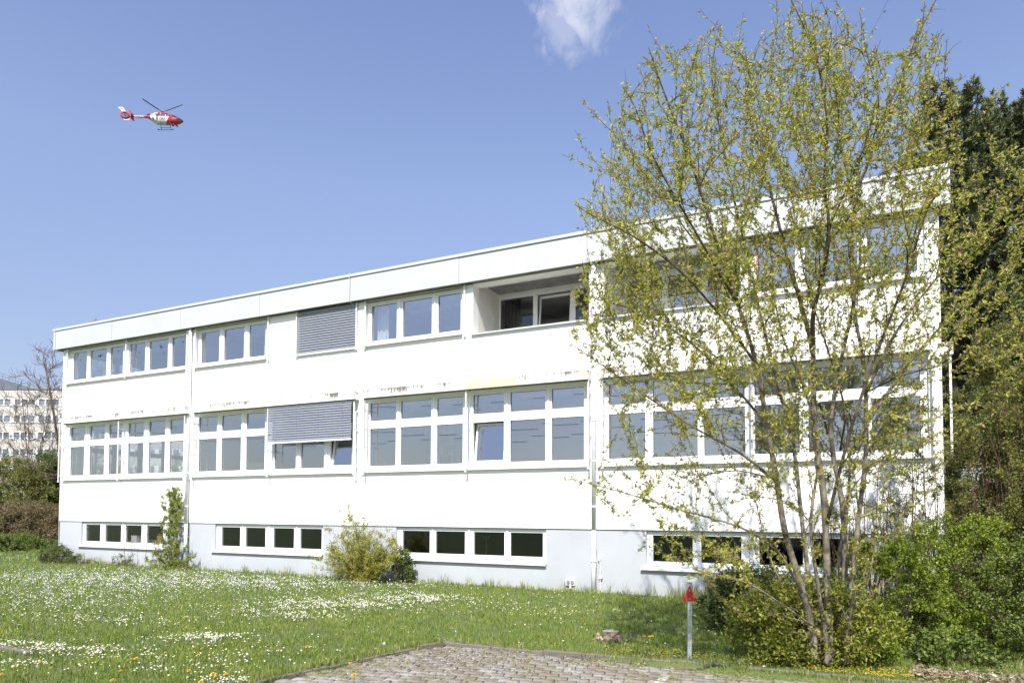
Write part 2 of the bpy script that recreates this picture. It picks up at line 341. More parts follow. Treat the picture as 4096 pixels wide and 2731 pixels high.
GR = [dict(o=(.80, 4.05), p=[(.98, 1.82), (2.12, 2.99), (3.22, 3.95)]), dict(o=(4.05, 7.28), p=[(4.29, 5.13), (5.39, 6.23), (6.46, 7.15)]),
      dict(o=(7.74, 11.0), p=[(7.88, 8.73), (8.94, 9.82), (10.04, 10.85)]), dict(o=(11.0, 14.42), p=[(11.25, 12.14), (12.33, 13.24), (13.45, 14.28)]),
      dict(o=(14.78, 18.13), p=[(14.92, 15.82), (15.98, 16.99), (17.17, 17.99)]), dict(o=(18.13, 21.55), p=[(18.30, 19.22), (19.40, 20.39), (20.56, 21.42)]),
      dict(o=(21.88, 25.29), p=[(22.05, 22.95), (23.13, 24.16), (24.30, 25.19)]), dict(o=(25.29, 28.68), p=[(25.39, 26.30), (26.48, 27.54), (27.67, 28.54)])]
BA = [dict(o=(1.90, 6.42), p=[(2.05, 2.89), (3.16, 4.05), (4.29, 5.14), (5.41, 6.26)]), dict(o=(8.82, 13.30), p=[(9.04, 9.87), (10.10, 10.95), (11.28, 12.12), (12.36, 13.20)]),
      dict(o=(15.92, 20.44), p=[(16.09, 16.98), (17.17, 18.08), (18.35, 19.25), (19.42, 20.33)]), dict(o=(22.98, 27.55), p=[(23.12, 24.03), (24.22, 25.09), (25.46, 26.34), (26.54, 27.43)])]
ZU, ZG, ZB = (6.97, 8.20), (3.33, 5.36), (.93, 1.72)
def ho(w, z): return (gx(w['o'][0]), gx(w['o'][1]), gzz(z[0]), gzz(z[1]))
def merged(ws, z): return (gx(ws[0]['o'][0]), gx(ws[-1]['o'][1]), gzz(z[0]), gzz(z[1]))
# hidden opening behind the upper blind
BLX = (12.12, 14.36)
holes = [merged(UP[0:2], ZU), merged(UP[2:3], ZU), (BLX[0]+.12, BLX[1]-.1, 7.0, 8.2), merged(UP[3:4], ZU), merged(UP[4:5], ZU),
         (18.25, 21.53, 6.93, 8.262), (21.93, 25.1, 6.93, 8.262)] + [merged(GR[i:i+2], ZG) for i in (0, 2, 4, 6)]
wb = MB(); wall_grid(wb, XL, XR, 1.75, 8.265, holes, 0, .30); wb.build('facade_wall', M['stucco'], B)
wb = MB(); wall_grid(wb, XL+.02, XR-.02, -.4, 1.745, [(h[0], h[1], h[2], h[3]) for h in (merged([w], ZB) for w in BA)], .03, .33); wb.build('basement_wall', M['plinth'], B)
pl = MB(); pl.box(XL+.01, XR-.01, .012, .03, 1.735, 1.749); pl.build('drip_strip', M['capping'], B)
# side walls; the left gable has two ribbon windows into the corner rooms
def side_wall(x0, x1, holes):
    mb = MB(); t = MB(); wall_grid(t, .0, DEP, -.4, 9.0, holes, x0, x1)
    mb.v = [(v[1], v[0]+.0, v[2]) for v in t.v]; mb.f = [f[::-1] for f in t.f]; mb.m = t.m
    return mb
lh = [(.9, 6.6, 3.3, 5.36), (.9, 6.6, 7.0, 8.2)]
sw = side_wall(XL+.003, XL+.3, lh)
sw.v = [(x, y if y > .301 else .301, min(z, 8.3) if z > 8.9 else z) for x, y, z in sw.v]; sw.build('gable_wall', M['stucco'], B)
def side_plain(xa, xb): m = MB(); m.box(xa, xb, .301, DEP, -.4, 8.3); return m
side_plain(XR-.3, XR-.003).build('gable_wall', M['stucco'], B)
m = MB(); wall_grid(m, XL+.31, XR-.31, -.4, 8.3, [(1, 6.5, 3.3, 5.3), (1, 6.5, 7, 8.2), (8, 28, 3.3, 5.3), (8, 28, 7, 8.2)], DEP-.3, DEP); m.build('rear_wall', M['stucco'], B)
# slabs, ceilings, partitions
m = MB()
for z0, z1 in ((2.35, 2.5), (6.05, 6.2)): m.box(XL+.31, XR-.31, .305, DEP-.31, z0, z1)
m.box(XL+.31, XR-.31, .335, DEP-.31, -.55, -.45); m.build('floor_slab', M['floor'], B)
m = MB(); m.box(XL+.31, XR-.31, .31, DEP-.31, 2.2, 2.34); m.box(XL+.31, XR-.31, .31, DEP-.31, 5.42, 5.6)
m.box(XL+.31, 18.1, .31, DEP-.31, 8.27, 8.4); m.box(25.3, XR-.31, .31, DEP-.31, 8.27, 8.4); m.box(18.1, 25.3, 1.9, DEP-.31, 8.27, 8.4); m.build('ceiling', M['ceil'], B)
m = MB()
for x in (7.35, 14.5, 18.0, 21.68):
    for z0, z1 in ((2.51, 5.41), (6.21, 8.26)):
        if x == 18.0 and z0 < 5: continue
        m.box(x-.06, x+.06, .32, 8.0, z0, z1)
m.box(11.9, 12.0, .32, 6.5, 6.21, 8.26)
m.box(7.42, XR-.32, 6.6, 6.7, 2.51, 5.41); m.box(7.42, 11.9, 6.6, 6.7, 6.21, 8.26); m.box(12.0, XR-.32, 6.62, 6.72, 6.21, 8.26)
m.build('partition_wall', M['inner'], B)
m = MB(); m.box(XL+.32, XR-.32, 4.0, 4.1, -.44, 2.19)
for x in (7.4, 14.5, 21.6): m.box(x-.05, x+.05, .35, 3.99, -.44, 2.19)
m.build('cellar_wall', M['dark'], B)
# roof edge
m = MB(); m.box(.0, 29.07, -FE+.02, DEP+.1, 8.42, TOP-.06); m.build('roof_slab', M['roof'], B)
fs = [.0, .12]+[3.6*k for k in range(1, 9)]+[29.2]
m = MB(); fa = MB()
jx = [-.02, .09, 3.45, 7.05, 10.68, 14.26, 17.92, 21.55, 25.17, 28.4, 29.11]
for i in range(len(jx)-1):
    fa.box(jx[i]+.006, jx[i+1]-.006, -FE-random.uniform(0, .006), -FE+.025, FB, TOP-.03)
fa.box(-.015, .01, -FE+.03, DEP+.1, FB, TOP-.03); fa.box(29.08, 29.105, -FE+.03, DEP+.1, FB, TOP-.03)
fb = fa.build('fascia', M['fascia'], B, bevel=.004)
m.box(-.012, 29.1, -FE+.002, -FE+.018, FB+.012, TOP-.04); m.build('joint_backing', M['capping'], fb)
m = MB(); m.box(0.0, 29.08, -FE+.026, -.004, FB+.02, FB+.05); m.build('soffit', M['soffit'], B)
m = MB()
for i in range(len(jx)-1):
    m.box(jx[i]-.02 if i == 0 else jx[i], jx[i+1]+(.02 if i == len(jx)-2 else -.004), -FE-.03, .25, TOP+.012, TOP+.045)
m.box(-.03, 29.12, -FE-.035, -FE-.012, TOP-.035, TOP+.01)
cp = m.build('capping', M['fascia'], B)
m = MB(); m.box(-.02, 29.1, -FE-.010, .3, TOP-.028, TOP+.010); m.build('dark_joint', M['capping'], cp)
# lightning protection: wires over the edge, on a part of its own
m = MB()
m.tube([(14.26, -FE-.05, TOP+.07), (14.26, -FE-.06, TOP-.1), (14.25, -FE-.05, FB), (14.3, -.03, FB-.12), (14.48, -.02, FB-.2), (14.5, -.02, 5.75)], .007, 5)
m.tube([(.12, .05, TOP+.1), (.13, -.1, TOP+.14), (.14, -FE-.05, TOP+.06), (.14, -FE-.045, FB+.02), (.36, -.03, FB-.1), (.37, -.02, 1.7), (.38, .0, .3)], .008, 5)
m.tube([(21.5, .3, TOP), (21.5, .3, TOP+1.15)], .006, 5)
for x in np.arange(.5, 29, 1.9): m.box(x-.02, x+.02, .0, .04, TOP+.045, TOP+.085)
m.tube([(.1, .02, TOP+.1), (29, .02, TOP+.1)], .006, 4)
m.build('lightning_conductor', M['rail'], B)

def make_window(x0, x1, z0, z1, panes, rows, label=None, tilted=None, gm='glass', yb=GY, sash=True):
    """all in real coordinates at the glass plane; frame with mullions, sashes, panes"""
    f = MB(); y0, y1 = yb-.05, yb+.03
    cols = panes
    edges = [x0]+[(cols[i][1]+cols[i+1][0])/2 for i in range(len(cols)-1)]+[x1]
    # outer frame
    f.box(x0, x1, y0, y1, z0, rows[0][0]-.001); f.box(x0, x1, y0, y1, rows[-1][1], z1)
    for r in range(len(rows)-1): f.box(x0, x1, y0, y1, rows[r][1], rows[r+1][0])
    for (za, zb) in rows:
        f.box(x0, cols[0][0], y0+.001, y1, za, zb); f.box(cols[-1][1], x1, y0+.001, y1, za, zb)
        for i in range(len(cols)-1): f.box(cols[i][1], cols[i+1][0], y0+.001, y1, za, zb)
    # proud middle bars and sash steps give the profile its shadow lines
    for i in range(1, len(edges)-1): f.box(edges[i]-.022, edges[i]+.022, y0-.022, y0-.001, z0+.05, z1-.03)
    w = f.build('window', M['pvc'], B)
    if label: w['label'] = label
    g = MB(); gk = MB(); sh = MB()
    for i, (a, b) in enumerate(cols):
        for r, (za, zb) in enumerate(rows):
            if tilted == (i, r):
                # sash leaning in at its head
                th = R(-7.5); ob = MB(); sb = MB(); gb = MB(); s = .055
                for (p, q, c, d) in ((a+.005, b-.005, 0, s), (a+.005, b-.005, zb-za-s-.01, zb-za-.01), (a+.005, a+s, s+.001, zb-za-s-.011), (b-s, b-.005, s+.001, zb-za-s-.011)):
                    sb.box(p, q, -.02, .03, c, d)
                gb.quad((a+s, 0.005, s), (b-s, 0.005, s), (b-s, 0.005, zb-za-s-.01), (a+s, 0.005, zb-za-s-.01))
                for mb in (sb, gb): mb.v = [(x, yb+.035+y*math.cos(th)-z*math.sin(th), za+.005+y*math.sin(th)+z*math.cos(th)) for x, y, z in mb.v]
                sb.build('tilted_sash', M['pvc'], w); gb.build('pane', M[gm], w)
                continue
            dy = random.uniform(-.004, .004); dx = random.uniform(-.003, .003)
            g.quad((a, yb+dy, za), (b, yb+dx, za), (b, yb+dx*.5, zb), (a, yb-dy, zb))
            t = .010
            for p, q, c, d in ((a, b, za, za+t), (a, b, zb-t, zb), (a, a+t, za+t, zb-t), (b-t, b, za+t, zb-t)): gk.box(p, q, yb-.008, yb-.0055, c, d)
            s = .035                                            # sash edge lines
            for p, q, c, d in ((a-s, b+s, za-s, za-s+.006), (a-s, b+s, zb+s-.006, zb+s), (a-s, a-s+.006, za-s+.007, zb+s-.007), (b+s-.006, b+s, za-s+.007, zb+s-.007)):
                sh.box(p, q, y0-.004, y0-.0006, c, d)
    g.build('pane', M[gm], w); gk.build('seal', M['gasket'], w); sh.build('sash_edge', M['rail'], w)
    return w
def sill(x0, x1, z, parent, proj=.09, hh=.035, depth=.085):
    m = MB(); m.add([(x0, -proj, z-hh), (x1, -proj, z-hh), (x1, -proj, z), (x0, -proj, z), (x0, depth, z+.02), (x1, depth, z+.02), (x0, depth, z-.004), (x1, depth, z-.004), (x0, -proj+.012, z-hh), (x1, -proj+.012, z-hh), (x0, -proj+.012, z-.014), (x1, -proj+.012, z-.014)],
                     [(0, 1, 2, 3), (3, 2, 5, 4), (10, 6, 7, 11)[::-1], (0, 8, 9, 1)[::-1], (8, 10, 11, 9)[::-1], (0, 3, 10, 8)[::-1], (3, 4, 6, 10)[::-1], (1, 2, 11, 9), (2, 5, 7, 11)])
    return m.build('window_sill', M['sill'], parent)
def cv(p): return [(gx(a), gx(b)) for a, b in p]
rowU = [(gzz(7.05), gzz(8.08))]; rowG = [(gzz(3.45), gzz(4.52)), (gzz(4.745), gzz(5.25))]; rowB = [(gzz(1.03), gzz(1.635))]
upl = ['upper-floor window at the left end of the facade, left three panes', 'upper-floor window left of the first downpipe with three panes', 'upper-floor window just right of the first downpipe',
       'upper-floor window between the upper blind and the first balcony', 'upper-floor window at the right end seen through the tree']
for i, w in enumerate(UP):
    o = make_window(gx(w['o'][0]), gx(w['o'][1]), gzz(6.95), gzz(8.20), cv(w['p']), rowU, upl[i])
for a, b in ((0, 1), (2, 2), (3, 3), (4, 4)):
    x0 = gx(UP[a]['o'][0])-.02; x1 = gx(UP[b]['o'][1])+.02
    sill(x0, x1, 6.955, B)
grl = ['ground-floor corner window at the left end', 'ground-floor window left of the first downpipe', 'ground-floor window right of the first downpipe, clear of the blind', 'ground-floor window half covered by the lowered grey blind',
       'ground-floor window in front of the bookshelf', 'ground-floor window with one pane tilted open', 'ground-floor window right of the second downpipe behind the tree', 'ground-floor window at the right end behind the tree']
for i, w in enumerate(GR):
    make_window(gx(w['o'][0]), gx(w['o'][1]), gzz(3.32), gzz(5.36), cv(w['p']), rowG, grl[i], tilted={3: (2, 0), 5: (0, 0)}.get(i))
for i in (0, 2, 4, 6): sill(gx(GR[i]['o'][0])-.03, gx(GR[i+1]['o'][1])+.03, 3.30, B)
bal = ['basement window nearest the left corner', 'basement window between the climber and the yellow bush', 'basement window right of the yellow bush', 'basement window behind the tree trunks']
for i, w in enumerate(BA):
    make_window(gx(w['o'][0]), gx(w['o'][1]), gzz(.90), gzz(1.72), cv(w['p']), rowB, bal[i], gm='glass_dark')
    sill(gx(w['o'][0])-.12, gx(w['o'][1])+.02, .865, B, proj=.055, hh=.05, depth=.088)
# dark roller box lines over the upper windows
for w in (UP[0], UP[1], UP[2], UP[3], UP[4]): m = MB(); m.box(gx(w['o'][0])+.005, gx(w['o'][1])-.005, .02, .085, 8.235, 8.262); m.build('blind_pelmet', M['soffit'], B)
# canopies over the ground floor
CE = .26
def canopy(x0, x1, mt, lab=None):
    m = MB(); m.box(x0, x1, -CE, -.001, 5.385, 5.62); o = m.build('canopy_box', mt, B, bevel=.006)
    if lab: o['label'] = lab
    return o
def rx(x, e=CE): return CX+(x-CX)*(CN-e)/CN
cps = [(.30, 3.74), (3.74, 7.17), (7.45, 10.85), (10.85, 14.28), (14.60, 18.02), (18.02, 21.50), (21.84, 25.25), (25.25, 28.75)]
for i, (a, b) in enumerate(cps):
    c = canopy(rx(a)+(.003 if i % 2 else 0), rx(b), M['canopy'], 'stained white concrete blind box' if i != 5 else 'blind box with a salmon repair patch')
    m = MB(); m.box(rx(a)+.03, rx(b)-.02, -CE+.06, -CE+.12, 5.352, 5.384); m.build('blind_headrail', M['soffit'], B)
for a, b, z in ((rx(18.02)+.006, rx(19.62), 5.388), (rx(21.28), rx(21.49), 5.45)): m = MB(); m.box(a, b, -CE-.004, -CE-.001, z, 5.618); m.build('plaster_patch', M['salmon'], B)
m = MB(); m.box(rx(7.9), rx(9.9), -CE-.003, -CE-.001, 5.388, 5.44); m.build('plaster_patch', M['salmon'], B)
# guide rails with brackets
def guide(x, z0, z1, e, br, xb=None):
    m = MB(); m.box(x-.02, x+.02, -e, -e+.03, z0, z1)
    for z in br: m.box(x-.008, x+.008, -e+.031, .09, z-.015, z+.015)
    m.box(x-.03, x+.03, -e-.003, -e+.035, z0-.015, z0+.025)
    return m.build('guide_rail', M['rail'], B)
for x in (.52, 3.95, 7.36, 7.68, 11.10, 14.45, 14.80, 18.16, 21.58, 21.93, 25.35, 28.78):
    guide(x, 3.22, 5.384, .20, (3.45, 4.0, 4.5, 5.05))
for x in (.64, 4.06, 7.23, 7.62, 10.91, 14.70, 18.02, 12.08, 14.38):
    guide(x, 6.88, 8.26, .07, (7.1, 8.0))
# lowered blinds
def blind(x0, x1, z0, z1, y, lab):
    m = MB(); n = int((z1-z0-.06)/.072); h = (z1-z0-.06)/n
    for k in range(n):
        z = z1-.01-h*k; sag = random.gauss(0, .002)
        m.add([(x0, y, z+sag), (x1, y, z-sag), (x1, y-.028, z-h*.55), (x0, y-.028, z-h*.55), (x1, y-.020, z-h*.92), (x0, y-.020, z-h*.92)], [(0, 3, 2, 1), (3, 5, 4, 2)])
    o = m.build('window_blind', M['blind'], B); o['label'] = lab
    for t in ((.08, .36, .62, .9) if x1-x0 > 2.5 else (.07, .35, .6, .9)):
        x = x0+(x1-x0)*t; c = MB(); c.tube([(x, y-.033, z1), (x, y-.033, z0+.02)], .004, 4); c.build('ladder_cord', M['blind'], o)
    b_ = MB(); b_.box(x0, x1, y-.045, y+.012, z0, z0+.045)
    for t in (.08, .36, .62, .9):
        x = x0+(x1-x0)*t; b_.box(x-.03, x+.03, y-.05, y-.0455, z0-.012, z0+.05)
    b_.build('bottom_rail', M['pipe'], o)
    return o
blind(12.11, 14.35, 6.90, 8.255, -.03, 'grey slatted blind closed over an upper window')
blind(rx(10.92, .2)+.0, rx(14.20, .2), 4.22, 5.384, -.19, 'grey slatted blind half lowered on the ground floor')
# balconies
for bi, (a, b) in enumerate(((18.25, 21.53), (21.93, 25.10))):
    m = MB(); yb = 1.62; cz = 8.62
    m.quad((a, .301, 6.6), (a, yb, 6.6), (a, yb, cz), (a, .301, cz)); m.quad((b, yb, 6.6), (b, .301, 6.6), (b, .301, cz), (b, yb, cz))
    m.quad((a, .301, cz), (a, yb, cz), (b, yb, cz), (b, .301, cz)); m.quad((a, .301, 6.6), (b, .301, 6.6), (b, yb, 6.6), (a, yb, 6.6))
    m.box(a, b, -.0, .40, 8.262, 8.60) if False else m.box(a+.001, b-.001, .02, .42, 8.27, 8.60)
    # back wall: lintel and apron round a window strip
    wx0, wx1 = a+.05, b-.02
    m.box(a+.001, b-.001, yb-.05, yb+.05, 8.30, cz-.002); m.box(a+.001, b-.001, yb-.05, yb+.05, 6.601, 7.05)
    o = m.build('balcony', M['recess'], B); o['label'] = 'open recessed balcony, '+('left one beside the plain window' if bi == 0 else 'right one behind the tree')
    if bi == 0: cols = [(18.30, 19.33), (19.46, 20.45), (20.60, 21.45)]
    else: cols = [(a+.12, a+1.05), (a+1.2, a+2.05), (a+2.2, b-.12)]
    f = MB(); y0, y1 = yb-.09, yb-.052; zt, zb_ = 8.26, 7.0
    f.box(a+.003, b-.003, y0, y1, zt, zt+.1); f.box(a+.003, b-.003, y0-.002, y1, zt+.29, cz-.005)
    f.box(a+.003, b-.003, y0+.012, y1, zt+.102, zt+.288)
    prev = a+.004
    for (c, d) in cols+[(b-.004, None)]:
        f.box(prev, c, y0-.003, y1, zb_, zt-.001); prev = d
    prev = a+.004
    for (c, d) in cols[1:]: f.box(c-.1, c-.02, y0-.004, y1, zt+.1015, zt+.2885)
    f.box(a+.003, b-.003, y0, y1, 6.9, zb_-.001)
    fo = f.build('balcony_window_frame', M['pvc'], B)
    for i, (c, d) in enumerate(cols):
        if bi == 0 and i == 1: continue
        g = MB(); g.quad((c, y1-.01, zb_), (d, y1-.01, zb_), (d, y1-.01, zt), (c, y1-.01, zt)); g.build('pane', M['glass_dark'] if bi == 0 else M['glass'], fo)
    if bi == 0:
        c, d = cols[1]; th = R(-7); sb = MB(); gb = MB(); H_ = zt-zb_-.01; s = .06
        for p, q, u, v in ((c+.01, d-.01, 0, s), (c+.01, d-.01, H_-s, H_), (c+.01, c+s, s+.001, H_-s-.001), (d-s, d-.01, s+.001, H_-s-.001)): sb.box(p, q, -.02, .03, u, v)
        gb.quad((c+s, 0, s), (d-s, 0, s), (d-s, 0, H_-s), (c+s, 0, H_-s))
        for mb in (sb, gb): mb.v = [(x, yb-.06+y*math.cos(th)-z*math.sin(th), zb_+y*math.sin(th)+z*math.cos(th)) for x, y, z in mb.v]
        sb.build('tilted_sash', M['pvc'], fo); gb.build('pane', M['glass_dark'], fo)
        cu = MB(); n = 22
        for k in range(n):
            xa, xb = 18.32+.5*k/n, 18.32+.5*(k+1)/n
            cu.quad((xa, 1.8+.03*math.sin(k*1.3), 6.7), (xb, 1.8+.03*math.sin((k+1)*1.3), 6.7), (xb, 1.8+.03*math.sin((k+1)*1.3), 8.29), (xa, 1.8+.03*math.sin(k*1.3), 8.29))
        tag(cu.build('curtain', M['curtain'], smooth=True), 'dark curtain hanging behind the glass of the left balcony', 'curtain')
    p = MB(); p.add([(a-.03, -.07, 6.87), (b+.0, -.07, 6.87), (b+.0, -.07, 6.915), (a-.03, -.07, 6.915), (a-.03, .34, 6.945), (b+.0, .34, 6.945)], [(0, 1, 2, 3), (3, 2, 5, 4)])
    p.box(a-.03, b, -.0685, .33, 6.868, 6.8695)
    p.build('parapet_coping', M['fascia'], B)
# right upper window: near-black panel paints the open pane's shade, orange strip edges it
m = MB(); m.box(gx(25.46), gx(26.22), .22, .24, 6.95, 8.2); m.build('opening_shade', M['dark'], B)
m = MB(); m.box(gx(25.46)-.0, gx(25.46)+.035, .09-.022, .09+.001, 7.1, 8.1); m.build('edge_strip', M['orange'], B)
# gable windows of the corner rooms
for (z0, z1, rows, mt, yy) in ((3.3, 5.36, [(3.42, 4.42), (4.60, 5.26)], 'brown', 3.5), (7.0, 8.2, [(7.08, 8.12)], 'pvc', None)):
    f = MB(); X0, X1 = XL+.12, XL+.2; ys_ = [.9, 2.02, 3.14, 4.26, 5.4, 6.6]
    f2 = MB()
    for k in range(5):
        tgt = f if (k < 2 or mt == 'pvc') else f2
        a, b = ys_[k], ys_[k+1]
        tgt.box(X0, X1, a, a+.09, z0, z1); tgt.box(X0, X1, b-.09, b-.001, z0, z1)
        e = [z0]+[q for r in rows for q in r]+[z1]
        for q in range(0, len(e), 2): tgt.box(X0, X1, a+.091, b-.091, e[q], e[q+1])
    wf = f.build('gable_window_frame', M[mt], B)
    if f2.v: f2.build('sash', M['mauve'], wf)
    g = MB(); g.quad((X0+.03, .95, z0+.03), (X0+.03, 6.55, z0+.03), (X0+.03, 6.55, z1-.03), (X0+.03, .95, z1-.03)); g.build('pane', M['glass_dark'] if False else M['glass'], wf)
# downpipes
for i, x in enumerate((7.42, 21.68)):
    m = MB(); r = .055; yy = -.085
    m.tube([(x, yy, FB-.0), (x, yy, 1.72)], r, 14); 
    o = m.build('downpipe', M['pipe'], B, smooth=True)
    m = MB(); m.tube([(x, yy, 1.719), (x, yy, .1)], r+.004, 14); m.tube([(x, yy, .95), (x, yy, 1.0)], r+.012, 14); m.build('lower_pipe', M['pipegrey'] if i == 0 else M['pipe'], o, smooth=True)
    for z in (7.9, 6.2, 4.4, 3.4, 2.3, 1.28, .85):
        m = MB(); m.tube([(x, yy, z-.018), (x, yy, z+.018)], r+.012, 14); m.box(x-.012, x+.012, yy+r, .028 if z < 1.75 else -.001, z-.012, z+.012); m.build('pipe_clamp', M['rail'], o)
m = MB()
pts = [(21.80, -.015, 1.05), (21.82, -.02, .95), (21.84, -.02, .8), (21.82, -.015, .5), (21.83, -.02, .3), (21.80, -.02, .18)]
m.tube(pts, .012, 6); m.box(21.77, 21.83, -.03, .028, 1.0, 1.06); m.box(21.79, 21.87, -.035, .028, .56, .62); m.build('earth_cable', M['rail'], B)
# twin air terminals low on the wall
m = MB()
m.box(20.93, 21.17, -.02, .028, .36, .52); 
m.box(21.03, 21.075, -.0195, .028, .29, .359); vb = m.build('vent_box', M['rail'], B)
for vx in (21.0, 21.11): m = MB(); m.tube([(vx, -.045, .445), (vx, -.0215, .445)], .046, 10); m.build('vent_grille', M['blind'], vb)
# right gable: rail and box of a side blind
m = MB(); m.box(XR+.001, XR+.22, .15, .6, 5.35, 5.6); m.box(XR+.15, XR+.19, .2, .24, 3.2, 5.349); m.build('side_blind_box', M['canopy'], B)
m = MB(); m.box(XR-.002, XR+.01, .05, .4, 5.7, 8.26); m.build('corner_flashing', M['soffit'], B)
# ------------------------------------------------------------------ things seen through the panes
def bookshelf(x0, x1, y, z0, z1):
    t = tag(empty('bookshelf', ((x0+x1)/2, y, z0)), 'tall pale bookshelf filled with folders behind the third ground-floor window group', 'bookshelf')
    m = MB(); w = x1-x0; dx = -(x0+x1)/2
    cols = np.linspace(x0, x1, 5)
    for c in cols: m.box(c+dx-.02, c+dx+.02, 0, .3, 0, z1-z0)
    m.box(x0+dx, x1+dx, .3, .32, 0, z1-z0)
    for k in range(7): m.box(x0+dx+.021, x1+dx-.021, 0.003, .297, .05+k*.36, .07+k*.36)
    m.build('shelf_frame', M['pvc'], t)
    b = MB(); b.m = []
    for k in range(6):
        for c in range(4):
            x = cols[c]+dx+.03
            while x < cols[c+1]+dx-.12:
                wd = random.uniform(.03, .07); h = random.uniform(.24, .31)
                if random.random() < .8: b.cur = random.randrange(3); b.box(x, x+wd-.004, .04, .28, .072+k*.36, .072+k*.36+h)
                x += wd
    b.build('folder_row', [mat('f1', (.3, .33, .38), .6, noise=3, col2=(.2, .25, .3)), mat('f2', (.6, .6, .58), .6, noise=3, col2=(.5, .5, .5)), mat('f3', (.12, .25, .3), .6, noise=3, col2=(.1, .2, .25))], t)
bookshelf(14.66, 16.75, 3.2, 2.505, 5.1)
def desk(x, y, lab, top):
    t = tag(empty('desk', (x, y, 2.505)), lab, 'desk')
    m = MB(); m.box(-.8, .8, -.4, .4, .72, .75); m.build('tabletop', M['pvc'], t, bevel=.004)
    for sx in (-.74, .74):
        for sy in (-.34, .34): q = MB(); q.tube([(sx, sy, 0), (sx, sy, .72)], .02, 6); q.build('leg', M['rail'], t)
desk(8.6, 1.0, 'white desk behind the ground-floor window with the blue box', 0); desk(11.8, 1.05, 'white desk behind the half-lowered blind', 0)
M['boxblue'] = mat('boxblue', (.10, .35, .60), .5, noise=8, col2=(.15, .4, .62)); M['card'] = mat('card', (.45, .28, .14), .8, noise=8, col2=(.4, .25, .13)); M['white'] = mat('white', (.75, .75, .73), .7, noise=8, col2=(.7, .7, .68))
def carton(name, x, y, z, sx, sy, sz, mt, lab, rz=0):
    m = MB(); m.box(-sx/2, sx/2, -sy/2, sy/2, 0, sz); m.box(-sx/2-.004, sx/2+.004, -sy/2-.004, sy/2+.004, sz*.78, sz+.004); m.box(-.025, .025, -sy/2-.006, -sy/2-.0045, sz*.2, sz)
    t = m.build(name, mt); t.location = (x, y, z); t.rotation_euler = (0, 0, rz); return tag(t, lab, 'box')
carton('blue_box', 8.35, .95, 3.262, .42, .3, .2, M['boxblue'], 'blue box on the desk behind a ground-floor window', .2)
cb = MB(); cb.box(-.8, .8, 0, .45, 0, 1.35); cb.box(-.81, .81, -.012, .46, 1.3505, 1.38); cb.box(-.006, .006, -.008, -.001, .05, 1.3)  # plain block added to stand for a sunlit beige shape in the room
M['cream'] = mat('cream', (.80, .68, .50), .7, noise=2, col2=(.74, .62, .45))
o_ = cb.build('sunlit_block', M['cream'], bevel=.004); o_.location = (8.3, 2.1, 2.505); tag(o_, 'cream block added for a sunlit beige shape behind the window right of the first downpipe', 'sunlit_block')
def curtain(x0, x1, y, z0, z1, col, lab):
    m = MB(); n = 30
    for k in range(n):
        a, b = x0+(x1-x0)*k/n, x0+(x1-x0)*(k+1)/n; f = lambda q: y+.03*math.sin(q*42)+.012*math.sin(q*97)
        m.quad((a, f(a), z0), (b, f(b), z0), (b, f(b), z1), (a, f(a), z1))
    tag(m.build('curtain', M[col], smooth=True), lab, 'curtain')
curtain(14.78, 15.15, .45, 6.3, 8.25, 'white', 'pale curtain at the left side of the upper window beside the left balcony'); curtain(10.2, 10.6, .45, 6.3, 8.25, 'white', 'pale curtain in the upper window right of the first downpipe')
for zc, ys, xs_ in ((5.419, (1.4, 3.4), (1.5, 4.2, 9.0, 12.3, 16.0, 19.8, 23.6, 27.0)), (8.269, (1.4, 3.4), (1.5, 4.2, 9.0, 16.0, 27.0))):
    for yy in ys:
        for xx in xs_:
            m = MB(); m.box(xx-.75, xx+.75, yy-.09, yy+.09, zc-.07, zc); m.build('ceiling_lamp', M['white'], B)
lg = MB(); lg.box(XL+.4, 7.2, .335, .62, .93, .97); lg.build('inner_ledge', M['sill'], B)
carton('white_carton', rx(4.83, -.46), .46, .972, .30, .22, .28, M['white'], 'tall white carton on the ledge of the leftmost basement window')
carton('white_carton', rx(4.45, -.46), .44, .972, .3, .2, .08, M['white'], 'flat white carton left of the tall one in the basement window')
carton('white_carton', rx(5.62, -.46), .46, .972, .26, .2, .14, M['white'], 'low white carton beside the brown carton in the basement window')
carton('brown_carton', rx(6.12, -.46), .46, .972, .22, .2, .30, M['card'], 'brown cardboard box in the right pane of the leftmost basement window')
m = MB(); m.tube([(18.05, 1.2, -.45), (18.05, 1.2, 1.45)], .012, 6); m.tube([(17.9, 1.2, 1.5), (17.93, 1.2, 1.45), (18.05, 1.2, 1.45), (18.17, 1.2, 1.45), (18.2, 1.2, 1.5)], .01, 5)
for k in range(5): a = k*1.2566; m.tube([(18.05, 1.2, -.36), (18.05+.28*math.cos(a), 1.2+.28*math.sin(a), -.43)], .012, 5)
tag(m.build('drip_stand', M['rail']), 'metal drip stand behind the dark basement glass', 'drip stand')

